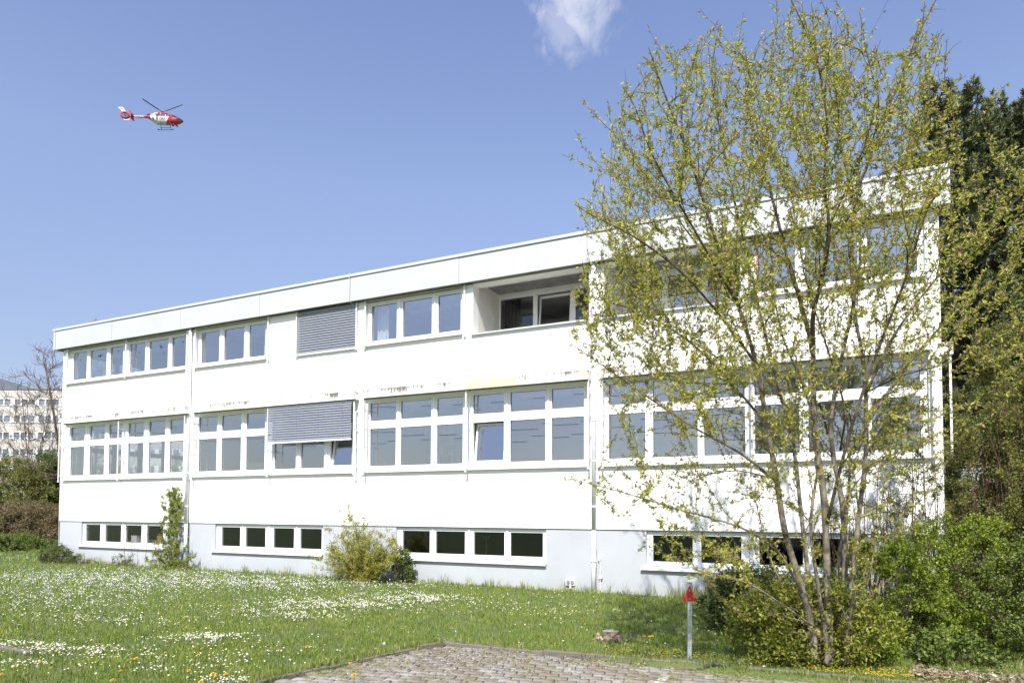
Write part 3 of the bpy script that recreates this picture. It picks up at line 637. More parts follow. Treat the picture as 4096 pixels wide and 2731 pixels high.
# ------------------------------------------------------------------ plants: tools
def leaf_arrays(P, D, size, width=.40, fold=.25):
    """P (n,3) base points, D (n,3) directions, size (n,) -> folded four-point leaves"""
    n = len(P); D = D/(np.linalg.norm(D, axis=1, keepdims=True)+1e-9)
    r = rng.normal(size=(n, 3)); r[:, 2] *= .5; S_ = np.cross(D, r); S_ /= np.linalg.norm(S_, axis=1, keepdims=True)+1e-9
    Nn = np.cross(S_, D); s = size[:, None]
    V = np.stack([P, P+D*s*.45+S_*s*width*.5+Nn*s*fold*.3, P+D*s-Nn*s*.12, P+D*s*.45-S_*s*width*.5+Nn*s*fold*.3], 1).reshape(-1, 3)
    b = (np.arange(n)*4)[:, None]
    return V, np.concatenate([b+np.array([[0, 1, 2]]), b+np.array([[0, 2, 3]])])
def leaves(name, P, D, size, mt, parent, width=.40, tint=None, fold=.25):
    P = np.asarray(P, float); D = np.asarray(D, float); size = np.asarray(size, float)
    V, Fc = leaf_arrays(P, D, size, width, fold)
    t = rng.random(len(P)) if tint is None else np.asarray(tint)
    return np_mesh(name, V, Fc, mt, parent, attr=np.repeat(t, 4))
def bez(p0, p1, d0, n=6, droop=0., wob=.03):
    p0 = np.array(p0, float); p1 = np.array(p1, float); L_ = np.linalg.norm(p1-p0); c = p0+d0*L_*.5; t = np.linspace(0, 1, n)[:, None]
    q = (1-t)**2*p0+2*t*(1-t)*c+t*t*p1; q[1:-1] += rng.normal(size=(n-2, 3))*wob*L_*.5; q[:, 2] -= droop*L_*(t[:, 0]*(1-t[:, 0]))
    return q
class Tree:
    def __init__(s): s.stems = []; s.mb = MB(); s.nodes = []; s.dirs = []; s.rad = []; s.lat = []
    def stem(s, pts, r0, r1, n=7, keep=True):
        pts = [np.array(p, float) for p in pts]
        # resample smoothly
        out = []
        for i in range(len(pts)-1):
            for t in np.linspace(0, 1, 4)[:-1]:
                p_ = pts[max(i-1, 0)]; a = pts[i]; b = pts[i+1]; c = pts[min(i+2, len(pts)-1)]
                out.append(.5*((2*a)+(-p_+b)*t+(2*p_-5*a+4*b-c)*t*t+(-p_+3*a-3*b+c)*t**3))
        out.append(pts[-1]); m = len(out); rr = [r0+(r1-r0)*(i/(m-1))**.85 for i in range(m)]
        s.mb.tube(out, rr, n); s.stems.append(out)
        if keep:
            for i in range(1, m):
                d = out[i]-out[i-1]; s.nodes.append(out[i]); s.dirs.append(d/(np.linalg.norm(d)+1e-9)); s.rad.append(rr[i])
        return out
    def grow(s, targets, maxlen=2.6, upb=.5, rmax=.03, sides=4, hup=.35):
        targets = sorted(targets, key=lambda T: min(np.linalg.norm(np.array(s.nodes)-T, axis=1)))
        for T in targets:
            Nn = np.array(s.nodes); d = T-Nn; dist = np.linalg.norm(d, axis=1); hd = np.linalg.norm(d[:, :2], axis=1)
            pen = np.maximum(0, hup*hd-d[:, 2]); cost = dist+1.2*pen+rng.random(len(Nn))*.15
            k = int(np.argmin(cost)); L_ = dist[k]
            if L_ < .12: continue
            n = max(4, int(L_/.18)+2); u = d[k]/L_
            d0 = s.dirs[k]*.55+u*.6+np.array([0, 0, -.05]); d0 /= np.linalg.norm(d0)
            q = bez(Nn[k], T, d0, n); q[:, 2] -= upb*.12*L_*np.sin(np.linspace(0, math.pi, n))*(1 if u[2] > .1 else .3)
            r0 = min(rmax, s.rad[k]*.75, .006+.007*L_); r1 = .0025
            s.mb.tube(q, list(np.linspace(r0, r1, n)), sides, cap=False)
            for i in range(1, n):
                dd = q[i]-q[i-1]; s.nodes.append(q[i]); s.dirs.append(dd/(np.linalg.norm(dd)+1e-9)); s.rad.append(r0+(r1-r0)*i/(n-1))
            s.lat.append(q)
def along(q, step):
    q = np.asarray(q); seg = np.linalg.norm(np.diff(q, axis=0), axis=1); cum = np.r_[0, np.cumsum(seg)]; m = max(1, int(cum[-1]/step))
    t = (np.arange(m)+rng.random(m)*.8)*step; t = t[t < cum[-1]]
    P = np.stack([np.interp(t, cum, q[:, k]) for k in range(3)], 1); i = np.clip(np.searchsorted(cum, t)-1, 0, len(q)-2)
    D = (q[i+1]-q[i])/(seg[i][:, None]+1e-9); return P, D, t/cum[-1]
def bark(name, c1, c2, sc=9.):
    return mat(name, c1, .9, noise=sc, col2=c2, bump=(30, .6, .01))
M['bark_grey'] = bark('bark_grey', (.27, .24, .18), (.085, .07, .05), 7.)
M['bark_dark'] = bark('bark_dark', (.075, .055, .04), (.04, .03, .022))
M['bark_red'] = bark('bark_red', (.13, .07, .045), (.08, .045, .03))
def bark_tree():
    m = bark('bark_tree', (.27, .24, .18), (.085, .07, .05), 7.); t = m.node_tree; b = t.nodes['Principled BSDF']; l = t.links.new; src = b.inputs['Base Color'].links[0].from_socket
    tc = N(t, 'ShaderNodeTexCoord'); sp = N(t, 'ShaderNodeSeparateXYZ'); l(tc.outputs['Object'], sp.inputs[0]); mr = N(t, 'ShaderNodeMapRange', _interpolation_type='SMOOTHSTEP'); l(sp.outputs['Z'], mr.inputs[0]); mr.inputs[1].default_value = 2.6; mr.inputs[2].default_value = 5.6
    x = N(t, 'ShaderNodeMix', _data_type='RGBA'); x.inputs['B'].default_value = (.065, .045, .035, 1); l(mr.outputs[0], x.inputs['Factor']); l(src, x.inputs['A']); l(x.outputs['Result'], b.inputs['Base Color']); return m
M['bark_tree'] = bark_tree()                                  # bark blends to a darker red-brown with height
M['leaf_spring'] = leaf_like('leaf_spring', (.27, .30, .035), (.52, .53, .085), (.46, .29, .18), trans=.45)
M['leaf_sucker'] = leaf_like('leaf_sucker', (.12, .16, .02), (.33, .37, .045), (.42, .30, .14), trans=.4)
M['leaf_hedge'] = leaf_like('leaf_hedge', (.08, .14, .015), (.27, .34, .03), (.38, .42, .06), trans=.35)
M['leaf_olive'] = leaf_like('leaf_olive', (.11, .125, .03), (.24, .25, .06), (.28, .19, .09), trans=.35)
M['leaf_dark'] = leaf_like('leaf_dark', (.045, .075, .02), (.13, .165, .04), (.24, .26, .07), trans=.15, rough=.35)
M['leaf_yellow'] = leaf_like('leaf_yellow', (.20, .23, .03), (.42, .44, .07), (.42, .27, .09), trans=.38)
M['leaf_mid'] = leaf_like('leaf_mid', (.07, .11, .02), (.18, .235, .045), (.24, .27, .07), trans=.28)
M['needle'] = leaf_like('needle', (.065, .085, .03), (.16, .19, .07), (.26, .27, .12), trans=.08)
M['twig_brown'] = leaf_like('twig_brown', (.13, .105, .045), (.25, .19, .10), (.24, .26, .09), trans=.1)

# ------------------------------------------------------------------ the big many-stemmed tree
def big_tree():
    D0 = 9.35; root = ground(1895, 1505, .1); T = tag(empty('spring_tree', tuple(root)), 'tall many-stemmed tree with fresh yellow-green leaves in front of the building', 'tree')
    tr = Tree()
    def pt(u, v, dd=0): return at(u, v, D0+dd)-root
    S_ = [
     ([(1868, 1470, -.15), (1848, 1370, -.2), (1805, 1230, -.3), (1785, 1110, -.4), (1762, 980, -.5), (1738, 840, -.6), (1695, 700, -.7), (1640, 540, -.8), (1590, 380, -.9), (1535, 240, -1), (1490, 110, -1.1)], .085, .01),
     ([(1885, 1480, .1), (1862, 1360, .2), (1840, 1180, .3), (1822, 1020, .5), (1780, 860, .7), (1742, 700, .9), (1700, 520, 1.1), (1660, 330, 1.2), (1635, 180, 1.3), (1652, 60, 1.3)], .07, .01),
     ([(1905, 1482, 0), (1900, 1330, 0), (1893, 1150, -.1), (1870, 980, -.2), (1868, 820, -.2), (1840, 700, -.1), (1800, 560, 0), (1755, 380, .1), (1715, 230, .2), (1740, 110, .2)], .095, .01),
     ([(1868, 800, -.2), (1868, 720, -.5), (1893, 620, -.8), (1905, 520, -1), (1893, 420, -1.1), (1900, 280, -1.2), (1870, 120, -1.3), (1812, -10, -1.4)], .05, .008),
     ([(1925, 1482, .15), (1940, 1330, .3), (1935, 1160, .4), (1908, 1000, .5), (1925, 860, .7), (1960, 700, .9), (1975, 560, 1.1), (1940, 380, 1.3), (1905, 200, 1.4), (1890, 90, 1.4)], .08, .009),
     ([(1945, 1478, -.1), (1958, 1330, -.1), (1972, 1190, -.2), (1990, 1020, -.2), (1984, 840, -.1), (1958, 680, 0), (1962, 480, .1), (2010, 330, .1), (2060, 200, .1), (2100, 100, 0), (2160, -20, 0)], .075, .009),
     ([(1990, 900, -.2), (2060, 760, -.4), (2150, 640, -.6), (2240, 540, -.8), (2345, 450, -1)], .035, .008),
     ([(1975, 1000, .2), (2060, 870, .5), (2170, 740, .9), (2290, 640, 1.3), (2420, 560, 1.6)], .035, .008),
     ([(1900, 1200, -.1), (1950, 1000, -.8), (2010, 820, -1.3), (2080, 640, -1.6), (2130, 480, -1.8), (2200, 360, -1.9), (2170, 180, -2)], .04, .008),
     ([(1842, 1360, -.3), (1790, 1270, -.6), (1700, 1210, -.8), (1560, 1170, -.9), (1430, 1130, -1), (1305, 1098, -1)], .03, .006),
     ([(1870, 1440, -.3), (1800, 1390, -.8), (1720, 1340, -1), (1640, 1320, -1.1), (1578, 1330, -1.1)], .022, .006),
     ([(1790, 1110, -.4), (1700, 1040, -.9), (1600, 985, -1.1), (1500, 920, -1.2), (1400, 850, -1.2), (1305, 785, -1.2)], .03, .006),
     ([(1765, 980, -.5), (1680, 880, .1), (1590, 790, .5), (1480, 720, .8), (1380, 690, 1.0), (1310, 665, 1)], .03, .006),
     ([(1740, 840, -.6), (1650, 720, -1.3), (1560, 620, -1.7), (1450, 540, -2), (1370, 500, -2.1), (1320, 470, -2.1)], .03, .006),
     ([(1700, 700, .8), (1600, 560, 1.3), (1500, 430, 1.7), (1420, 320, 1.9), (1360, 260, 2)], .028, .006),
     ([(1695, 700, -.7), (1590, 520, -1.2), (1500, 360, -1.5), (1460, 250, -1.6), (1430, 200, -1.6)], .026, .006),
     ([(1740, 880, .7), (1600, 880, 1.3), (1500, 870, 1.8), (1400, 890, 2.2)], .02, .006),
     ([(1780, 1100, .4), (1690, 1080, 1), (1600, 1090, 1.6), (1500, 1060, 2)], .02, .006),
     ([(1935, 1150, .4), (2010, 1060, 1.1), (2110, 980, 1.8), (2220, 930, 2.3)], .022, .006),
     ([(1905, 520, -1), (1960, 400, -1.5), (2020, 270, -1.9), (1990, 120, -2), (1975, 30, -2)], .02, .005),
     ([(1990, 900, -.2), (2080, 860, -.8), (2190, 830, -1.3), (2320, 760, -1.7)], .02, .006),
     ([(1898, 1478, -.2), (1878, 1340, -.4), (1862, 1200, -.6), (1880, 1040, -.7), (1850, 900, -.9), (1800, 780, -1.1), (1770, 640, -1.2)], .055, .008),
     ([(1915, 1480, .3), (1925, 1300, .6), (1950, 1120, .8), (1945, 960, 1), (1900, 800, 1.2), (1850, 640, 1.3), (1820, 470, 1.4)], .06, .008),
     ([(1955, 1478, .2), (1990, 1350, .4), (2020, 1200, .6), (2040, 1050, .8), (2090, 900, 1)], .035, .006),
     ([(1940, 1480, -.3), (1960, 1360, -.6), (1945, 1220, -.8), (1960, 1080, -.9), (2000, 940, -1)], .03, .005),
     ([(1858, 1470, .2), (1815, 1380, .4), (1765, 1270, .7), (1735, 1150, .9), (1700, 1040, 1.1)], .03, .005),
    ]
    for p, r0, r1 in S_:
        r0 *= .66; r1 *= .6
        if p[0][1] > 1460: p = [(p[0][0], p[0][1]+45, p[0][2])]+p
        tr.stem([pt(*q) for q in p], r0, r1, 8 if r0 > .05 else 6)
    # crown outline in the view, thickness in depth; targets fill the volume
    outline = np.array([(1300, 770), (1325, 640), (1315, 480), (1385, 320), (1440, 205), (1490, 100), (1560, 110), (1650, 45), (1720, 110), (1810, -20), (1900, 0), (1990, 40), (2060, 130), (2150, -20), (2200, 120),
                        (2290, 300), (2400, 360), (2450, 600), (2430, 850), (2300, 960), (2200, 1080), (2120, 1250), (2020, 1400), (1950, 1500), (1800, 1480), (1700, 1420), (1590, 1330), (1500, 1250), (1330, 1120), (1310, 1060), (1460, 1030), (1400, 940), (1380, 860)], float)
    from_poly = lambda x, y: sum(((outline[i, 1] > y) != (outline[i-1, 1] > y)) and (x < (outline[i-1, 0]-outline[i, 0])*(y-outline[i, 1])/(outline[i-1, 1]-outline[i, 1]+1e-9)+outline[i, 0]) for i in range(len(outline))) % 2 == 1
    tg = []
    while len(tg) < 760:
        u, v = rng.uniform(1295, 2440), rng.uniform(-10, 1480)
        if not from_poly(u, v): continue
        if v > 1000 and rng.random() < .45: continue
        if u > 2150 and rng.random() < .45: continue
        if 850 < v < 1300 and u > 1780 and rng.random() < .5: continue
        prof = math.sin(min(1, max(.05, (1500-v)/900))*math.pi*.5); w = 2.1*prof*math.sqrt(max(.12, 1-((u-1880)/640)**2))
        tg.append(pt(u, v, rng.uniform(-w, w)-.35*prof))
    tr.grow(tg, upb=.5, rmax=.022, hup=.45)
    # long leafy shoots rising off stems and laterals, then fine twigs off everything
    base = list(tr.lat); shoots = []
    nod = np.array(tr.nodes); dr = np.array(tr.dirs); rd = np.array(tr.rad)
    pick = [k for k in rng.permutation(len(nod)) if rd[k] < .034]
    cnt = 0
    for k in pick:
        if cnt >= 1500: break
        p = nod[k]; w = p+root; q_ = w-CAM; d_ = q_@FWD; u = (2048+F*(q_@RGT)/d_)/K; v = (1365.5+SHY-F*(q_@UPV)/d_)/K
        if v > 1050 and rng.random() < .15: continue
        if u > 2120 and rng.random() < .45: continue
        out = np.array([p[0], p[1], 0.]); out /= np.linalg.norm(out)+1e-6
        vdir = dr[k]*.5+rng.normal(size=3)*.34+out*.25+np.array([0, 0, .62 if v < 900 else .1]); vdir /= np.linalg.norm(vdir)
        L_ = rng.uniform(.35, 1.2)*(.75 if v > 900 else 1)*(.7 if v < 250 else 1); e = p+vdir*L_
        w = e+root; q_ = w-CAM; d_ = q_@FWD; u2 = (2048+F*(q_@RGT)/d_)/K; v2 = (1365.5+SHY-F*(q_@UPV)/d_)/K
        if not from_poly(u2, v2) and rng.random() < .90: continue
        n = 6; q = bez(p, e, dr[k]*.5+vdir*.5, n, wob=.03); tr.mb.tube(q, list(np.linspace(min(.008, rd[k]*.7), .002, n)), 4, cap=False); base.append(q); cnt += 1
    for q in tr.stems: base.append(np.array(q)[int(len(q)*.45):])
    for q in list(base):
        P, D, t = along(q, .13)
        for p, d in zip(P, D):
            if rng.random() < .6:
                v = d*.6+rng.normal(size=3)*.55+np.array([0, 0, .3]); v /= np.linalg.norm(v); L_ = rng.uniform(.05, .20)
                s2 = bez(p, p+v*L_, d, 4); tr.mb.tube(s2, [.003, .0026, .002, .0013], 3, cap=False); shoots.append(s2)
    o = tr.mb.build('trunk', M['bark_tree'], T, smooth=True)
    P_, D_, Z_, C_ = [], [], [], []
    low = [np.array(q)[:int(len(q)*.45)+1] for q in tr.stems if len(q) > 6]
    for q, st, keep in [(q, .058, .9) for q in base]+[(q, .055, .8) for q in shoots]+[(q, .11, .35) for q in low]:
        P, D, t = along(q, st); m = rng.random(len(P)) < keep; P, D = P[m], D[m]; c0 = rng.random(len(P))
        # a spur: a whorl of leaves of one age from one point
        spur = D*.25+rng.normal(size=D.shape)*.5; spur /= np.linalg.norm(spur, axis=1, keepdims=True)+1e-9; sz = rng.uniform(.6, 1.15, len(P))
        for _ in range(5):
            k = rng.random(len(P)) < .85; dirs = (spur*.75+D*.25+rng.normal(size=D.shape)*.55+np.array([0, 0, .1]))[k]
            P_.append((P+spur*.012)[k]+rng.normal(size=dirs.shape)*.004); D_.append(dirs); Z_.append(rng.uniform(.034, .066, k.sum())*sz[k])
            C_.append(np.where(rng.random(k.sum()) < .09, 1., np.clip(c0[k]*.6+rng.random(k.sum())*.4, 0, .88)))
    P_, D_, Z_, C_ = map(np.concatenate, (P_, D_, Z_, C_))
    leaves('crown', P_, D_, Z_, M['leaf_spring'], T, .36, C_)
big_tree()

# ------------------------------------------------------------------ shrubs
def shrub(name, loc, rx_, ry_, h, nst, mt, bk, label, cat='shrub', group=None, leaf=(.03, .05), n=9000, base=.3, width=.5, zmin=0., r0=.007, tuft=.07, sparse=.0, lean=(0, 0), up=.25):
    """stems fan out of the base to clumps; leaves sit in tufts round the shoots"""
    T = tag(empty(name, tuple(loc)), label, cat, group); tr = Tree()
    for k in range(nst):
        a = rng.uniform(0, 2*math.pi); b = rng.uniform(0, base); rr = math.sqrt(rng.random())
        p0 = np.array([math.cos(a)*b, math.sin(a)*b*min(1, ry_/rx_), -.05])
        e = np.array([math.cos(a)*rr*rx_+lean[0]*h, math.sin(a)*rr*ry_+lean[1]*h, h*(1-.42*rr**2)*rng.uniform(.6, 1.0)])
        mid = p0+(e-p0)*.5+rng.normal(size=3)*.05*h
        tr.stem([p0, mid, e], r0, .002, 4)
    tg = []
    for k in range(int(nst*4)):
        a = rng.uniform(0, 2*math.pi); rr = rng.random()**.42; z = rng.uniform(zmin+.03, 1)*h
        sc_ = math.sqrt(max(.04, 1-(max(0, z/h-.4)/.64)**2))*(1 if z > .25*h else .8+.8*z/h); lump = 1+.18*math.sin(a*3+z*4)+.12*math.sin(a*5-z*7)
        tg.append(np.array([math.cos(a)*rr*rx_*sc_*lump+lean[0]*z, math.sin(a)*rr*ry_*sc_*lump+lean[1]*z, z]))
    tr.grow(tg, upb=.1, rmax=.006, sides=3, hup=.15)
    pts, drs = [], []
    for q in tr.lat:
        P, D, t = along(q, .05); pts.append(P[t > sparse]); drs.append(D[t > sparse])
    pts = np.concatenate(pts); drs = np.concatenate(drs); k = rng.integers(len(pts), size=max(60, n//9)); c = pts[k]; dd = drs[k]*.5+rng.normal(size=(len(k), 3))*.6+np.array([0, 0, up]); dd /= np.linalg.norm(dd, axis=1, keepdims=True)
    ln = rng.uniform(.3, 1.6, len(k))*tuft*1.6; ends = c+dd*ln[:, None]
    for a, b in zip(c[::2], ends[::2]): tr.mb.tube(np.array([a, b]), [.002, .0012], 3, cap=False)
    tr.mb.build('branches', bk, T)
    P_ = np.repeat(c, 9, 0)+np.repeat(dd, 9, 0)*(np.tile(np.linspace(.15, 1.05, 9), len(k))*np.repeat(ln, 9))[:, None]+rng.normal(size=(9*len(k), 3))*tuft*.22
    D_ = np.repeat(dd, 9, 0)*.5+rng.normal(size=P_.shape)*.6; tt = np.repeat(rng.random(len(k)), 9)*.55+rng.random(len(P_))*.45
    m = P_[:, 2] > max(0, zmin*h); P_, D_, tt = P_[m], D_[m], tt[m]
    leaves('foliage', P_, D_, rng.uniform(leaf[0], leaf[1], len(P_)), mt, T, width, tt)
    return len(P_)
tot = 0
def g3(u, v, z=None):
    p = ground(u, v, .1); p[2] = gz(p[0], p[1]); return p
# right-hand hedge and undergrowth
BD, BR = M['bark_dark'], M['bark_red']
tot += shrub('evergreen_shrub', (25.75, -3.3, .1), 1.0, .75, 1.05, 60, M['leaf_dark'], BD, 'dark glossy evergreen shrub low at the left foot of the big tree', leaf=(.07, .12), n=9000, width=.3, tuft=.10)
tot += shrub('understorey_shrub', (26.6, -5.38, .1), 1.0, .45, 1.0, 60, M['leaf_sucker'], BR, 'low yellow-green suckers around the big tree trunks', leaf=(.04, .08), n=12500, width=.42, tuft=.15)
def hp(x, y, rx_, ry_, h, ns, mt, lab, **kw): return shrub(kw.pop('name', 'leafy_shrub'), (x, y, float(gz(x, y))), rx_, ry_, h, ns, mt, kw.pop('bk', BD), lab, **kw)
tot += hp(27.75, -3.7, .95, .75, 1.65, 60, M['leaf_hedge'], 'bright green small-leaved shrub right of the big tree trunks', leaf=(.022, .045), n=26000, width=.7)
tot += hp(28.85, -3.0, 1.1, .9, 2.0, 70, M['leaf_hedge'], 'bright green shrub at the right edge in front of the brownish thicket', leaf=(.022, .045), n=32000, width=.7)
tot += hp(29.9, -3.9, 1.1, .9, 1.75, 60, M['leaf_mid'], 'darker green shrub cut off by the right edge', leaf=(.025, .05), n=24000, width=.6)
tot += hp(28.4, -4.6, .7, .35, .42, 28, M['leaf_mid'], 'low green bramble at the foot of the right-hand shrubs', leaf=(.03, .07), n=3000, width=.65)
tot += hp(27.3, -4.75, .5, .3, .33, 22, M['leaf_hedge'], 'small bramble patch at the foot of the tree', leaf=(.03, .06), n=1800, width=.6)
tot += hp(27.5, -1.6, .95, .6, 3.5, 34, M['leaf_olive'], 'thin-stemmed shrub in front of the right end of the facade', name='thin_shrub', leaf=(.03, .05), n=8000, base=.5, r0=.016, zmin=.02, bk=BR)
tot += hp(28.3, -1.3, .7, .6, 4.4, 30, M['leaf_olive'], 'tall thin shrub at the right corner of the building', name='thin_shrub', leaf=(.03, .05), n=9000, base=.4, r0=.016, bk=BR)
tot += hp(29.95, .2, 1.2, 1.0, 5.6, 66, M['leaf_olive'], 'olive thicket just right of the building corner', name='thicket', leaf=(.03, .055), n=52000, base=.7, r0=.014, tuft=.1, bk=BR)
tot += hp(31.5, .4, 1.4, 1.1, 6.2, 66, M['leaf_olive'], 'taller olive-brown thicket at the right edge', name='thicket', leaf=(.035, .06), n=52000, base=.7, r0=.014, tuft=.1, bk=BR)
tot += hp(30.6, -1.5, 1.3, .9, 3.4, 60, M['leaf_olive'], 'mid-height olive shrub before the taller thicket', leaf=(.03, .05), n=30000, base=.6, width=.6, tuft=.09)
tot += hp(30.9, 2.4, 1.8, 1.0, 5.0, 60, M['leaf_mid'], 'dense shrub filling the gap behind the olive thicket', name='thicket', leaf=(.05, .09), n=46000, base=.9, r0=.012, tuft=.13)
tot += hp(33.5, 5.5, 3.4, 1.8, 8.2, 80, M['leaf_mid'], 'broad dark shrub behind the thicket below the pine', name='thicket', leaf=(.06, .11), n=42000, base=1.6, r0=.03, tuft=.2)
# plants against the wall
M['leaf_climb'] = leaf_like('leaf_climb', (.11, .17, .02), (.32, .39, .05), (.38, .22, .09), trans=.35)
def climber():
    T = tag(empty('climber', (6.85, -.10, .2)), 'green climber growing up the wall beside the first downpipe', 'climbing plant'); tr = Tree()
    ends = [((-.05, -.02), 3.0), ((.10, -.05), 2.6), ((-.55, -.02), 2.7), ((.28, 0), 2.2), ((.05, -.1), 2.75), ((-.75, -.05), 1.2), ((-1.2, -.12), .85), ((.95, -.05), 1.5), ((1.15, -.2), .95), ((-.3, -.2), 1.6), ((.4, -.15), 1.5), ((.85, -.12), .5), ((-.5, -.2), .8), ((.55, -.1), 1.2), ((-.25, .0), 1.15), ((.7, -.05), .9), ((-.8, -.1), .5)]
    for (x, y), z in ends: tr.stem([(x*.25, -.05+y*.3, -.05), (x*.75, y-.02, z*.5), (x, y, z)], .009, .002, 4)
    tg = []
    for k in range(520):
        z = rng.random()**1.25*2.75; w = (.75 if z < .9 else .42)*(1-.3*z/3); cx_ = -.05+.08*z*(1 if z < 2 else 1)
        tg.append(np.array([cx_+rng.normal()*w*.62, -.06-abs(rng.normal())*.09, z]))
    tr.grow(tg, upb=0, rmax=.005, sides=3, hup=.2); tr.mb.build('stems', M['bark_red'], T)
    P_, D_ = [], []
    for q in tr.lat:
        P, D, t = along(q, .018)
        for _ in range(7): P_.append(P+rng.normal(size=P.shape)*.03); D_.append(rng.normal(size=D.shape)*.6+np.array([0, -.25, -.1]))
    P_ = np.concatenate(P_); leaves('foliage', P_, np.concatenate(D_), rng.uniform(.028, .05, len(P_)), M['leaf_climb'], T, .8)
    return len(P_)
tot += climber()
def yellow_bush():
    T = tag(empty('yellow_bush', (15.3, -.62, .15)), 'yellow-green bush of upright shoots against the basement wall', 'bush'); tr = Tree()
    for k in range(90):
        a = rng.uniform(-1, 1); L_ = rng.uniform(.8, 1.75)*(1 if a < .1 else .82); ang = a*1.2-.12
        e = np.array([math.sin(ang)*L_*.95, rng.uniform(-.35, .3), math.cos(ang)*L_*1.05]); tr.stem([(a*.12, 0, -.05), e*.5+np.array([0, -.05, .06]), e], .010, .002, 4)
    for e in ((-.95, 0, 2.0), (-.42, -.05, 1.9), (-1.3, .05, 1.45), (-.7, .1, 1.8), (.35, 0, 1.6), (-1.2, 0, 1.1), (-1.3, 0, .7), (.9, 0, 1.35), (-.85, .05, 1.6), (.7, 0, 1.5)): tr.stem([(0, 0, 0), np.array(e)*.5, e], .010, .002, 4)
    tr.lat = []; n0 = len(tr.nodes); tg = []
    for k in range(420):
        n_ = tr.nodes[rng.integers(n0)]; tg.append(n_+rng.normal(size=3)*.16)
    tg = [t for t in tg if t[2] > .03]
    tr.grow(tg, upb=0, rmax=.004, sides=3, hup=.1); tr.mb.build('stems', M['bark_red'], T)
    P_, D_, C_ = [], [], []
    nodes = np.array(tr.nodes); dr = np.array(tr.dirs)
    for q in tr.lat:
        P, D, t = along(q, .022)
        for _ in range(4): P_.append(P+rng.normal(size=P.shape)*.022); D_.append(D*.4+rng.normal(size=D.shape)*.55+np.array([0, 0, .2]))
    for _ in range(26): P_.append(nodes[:n0]+rng.normal(size=(n0, 3))*.045); D_.append(dr[:n0]*.5+rng.normal(size=(n0, 3))*.55+np.array([0, 0, .2]))
    P_ = np.concatenate(P_); D_ = np.concatenate(D_); m = P_[:, 2] > 0; P_, D_ = P_[m], D_[m]
    leaves('foliage', P_, D_, rng.uniform(.035, .068, len(P_)), M['leaf_yellow'], T, .42); return len(P_)
tot += yellow_bush()
tot += shrub('evergreen_shrub', (16.25, -.28, .18), .36, .22, .95, 26, M['leaf_dark'], M['bark_dark'], 'small dark-leaved shrub at the right foot of the yellow bush', leaf=(.04, .07), n=3600, width=.55)
tot += shrub('creeping_shrub', (.95, -.42, .15), 1.0, .36, .72, 60, M['leaf_dark'], M['bark_red'], 'low dark creeping shrub at the left corner of the building', leaf=(.03, .055), n=7000, width=.5, base=.8, up=0)
tot += shrub('creeping_shrub', (2.1, -.3, .15), .6, .35, .38, 26, M['leaf_mid'], M['bark_red'], 'thin low shoots creeping along the wall right of the corner shrub', leaf=(.03, .05), n=1100, width=.5, base=.5)
tot += shrub('wall_weed', (4.6, -.3, .18), .6, .25, .42, 20, M['leaf_mid'], M['bark_red'], 'tuft of green weeds below the leftmost basement window', 'weed', leaf=(.03, .05), n=900, base=.4)
def thin_weed(x, h, lab):
    T = tag(empty('wall_weed', (x, -.25, .18)), lab, 'weed'); m = MB(); q = bez((0, 0, -.03), (rng.normal()*.05, .02, h), np.array([0, 0, 1.]), 6); m.tube(q, list(np.linspace(.008, .004, 6)), 4); m.build('stem', M['bark_red'], T)
    P, D, t = along(q, .07); P = np.repeat(P, 3, 0); leaves('foliage', P, rng.normal(size=P.shape)*.6+[0, 0, .2], rng.uniform(.03, .05, len(P)), M['leaf_climb'], T, .5)
thin_weed(4.6, 1.75, 'tall single weed stem rising over the leftmost basement window'); thin_weed(4.95, .95, 'shorter weed stem right of the tall one under the basement sill'); thin_weed(5.7, 1.5, 'weed stem left of the climber')

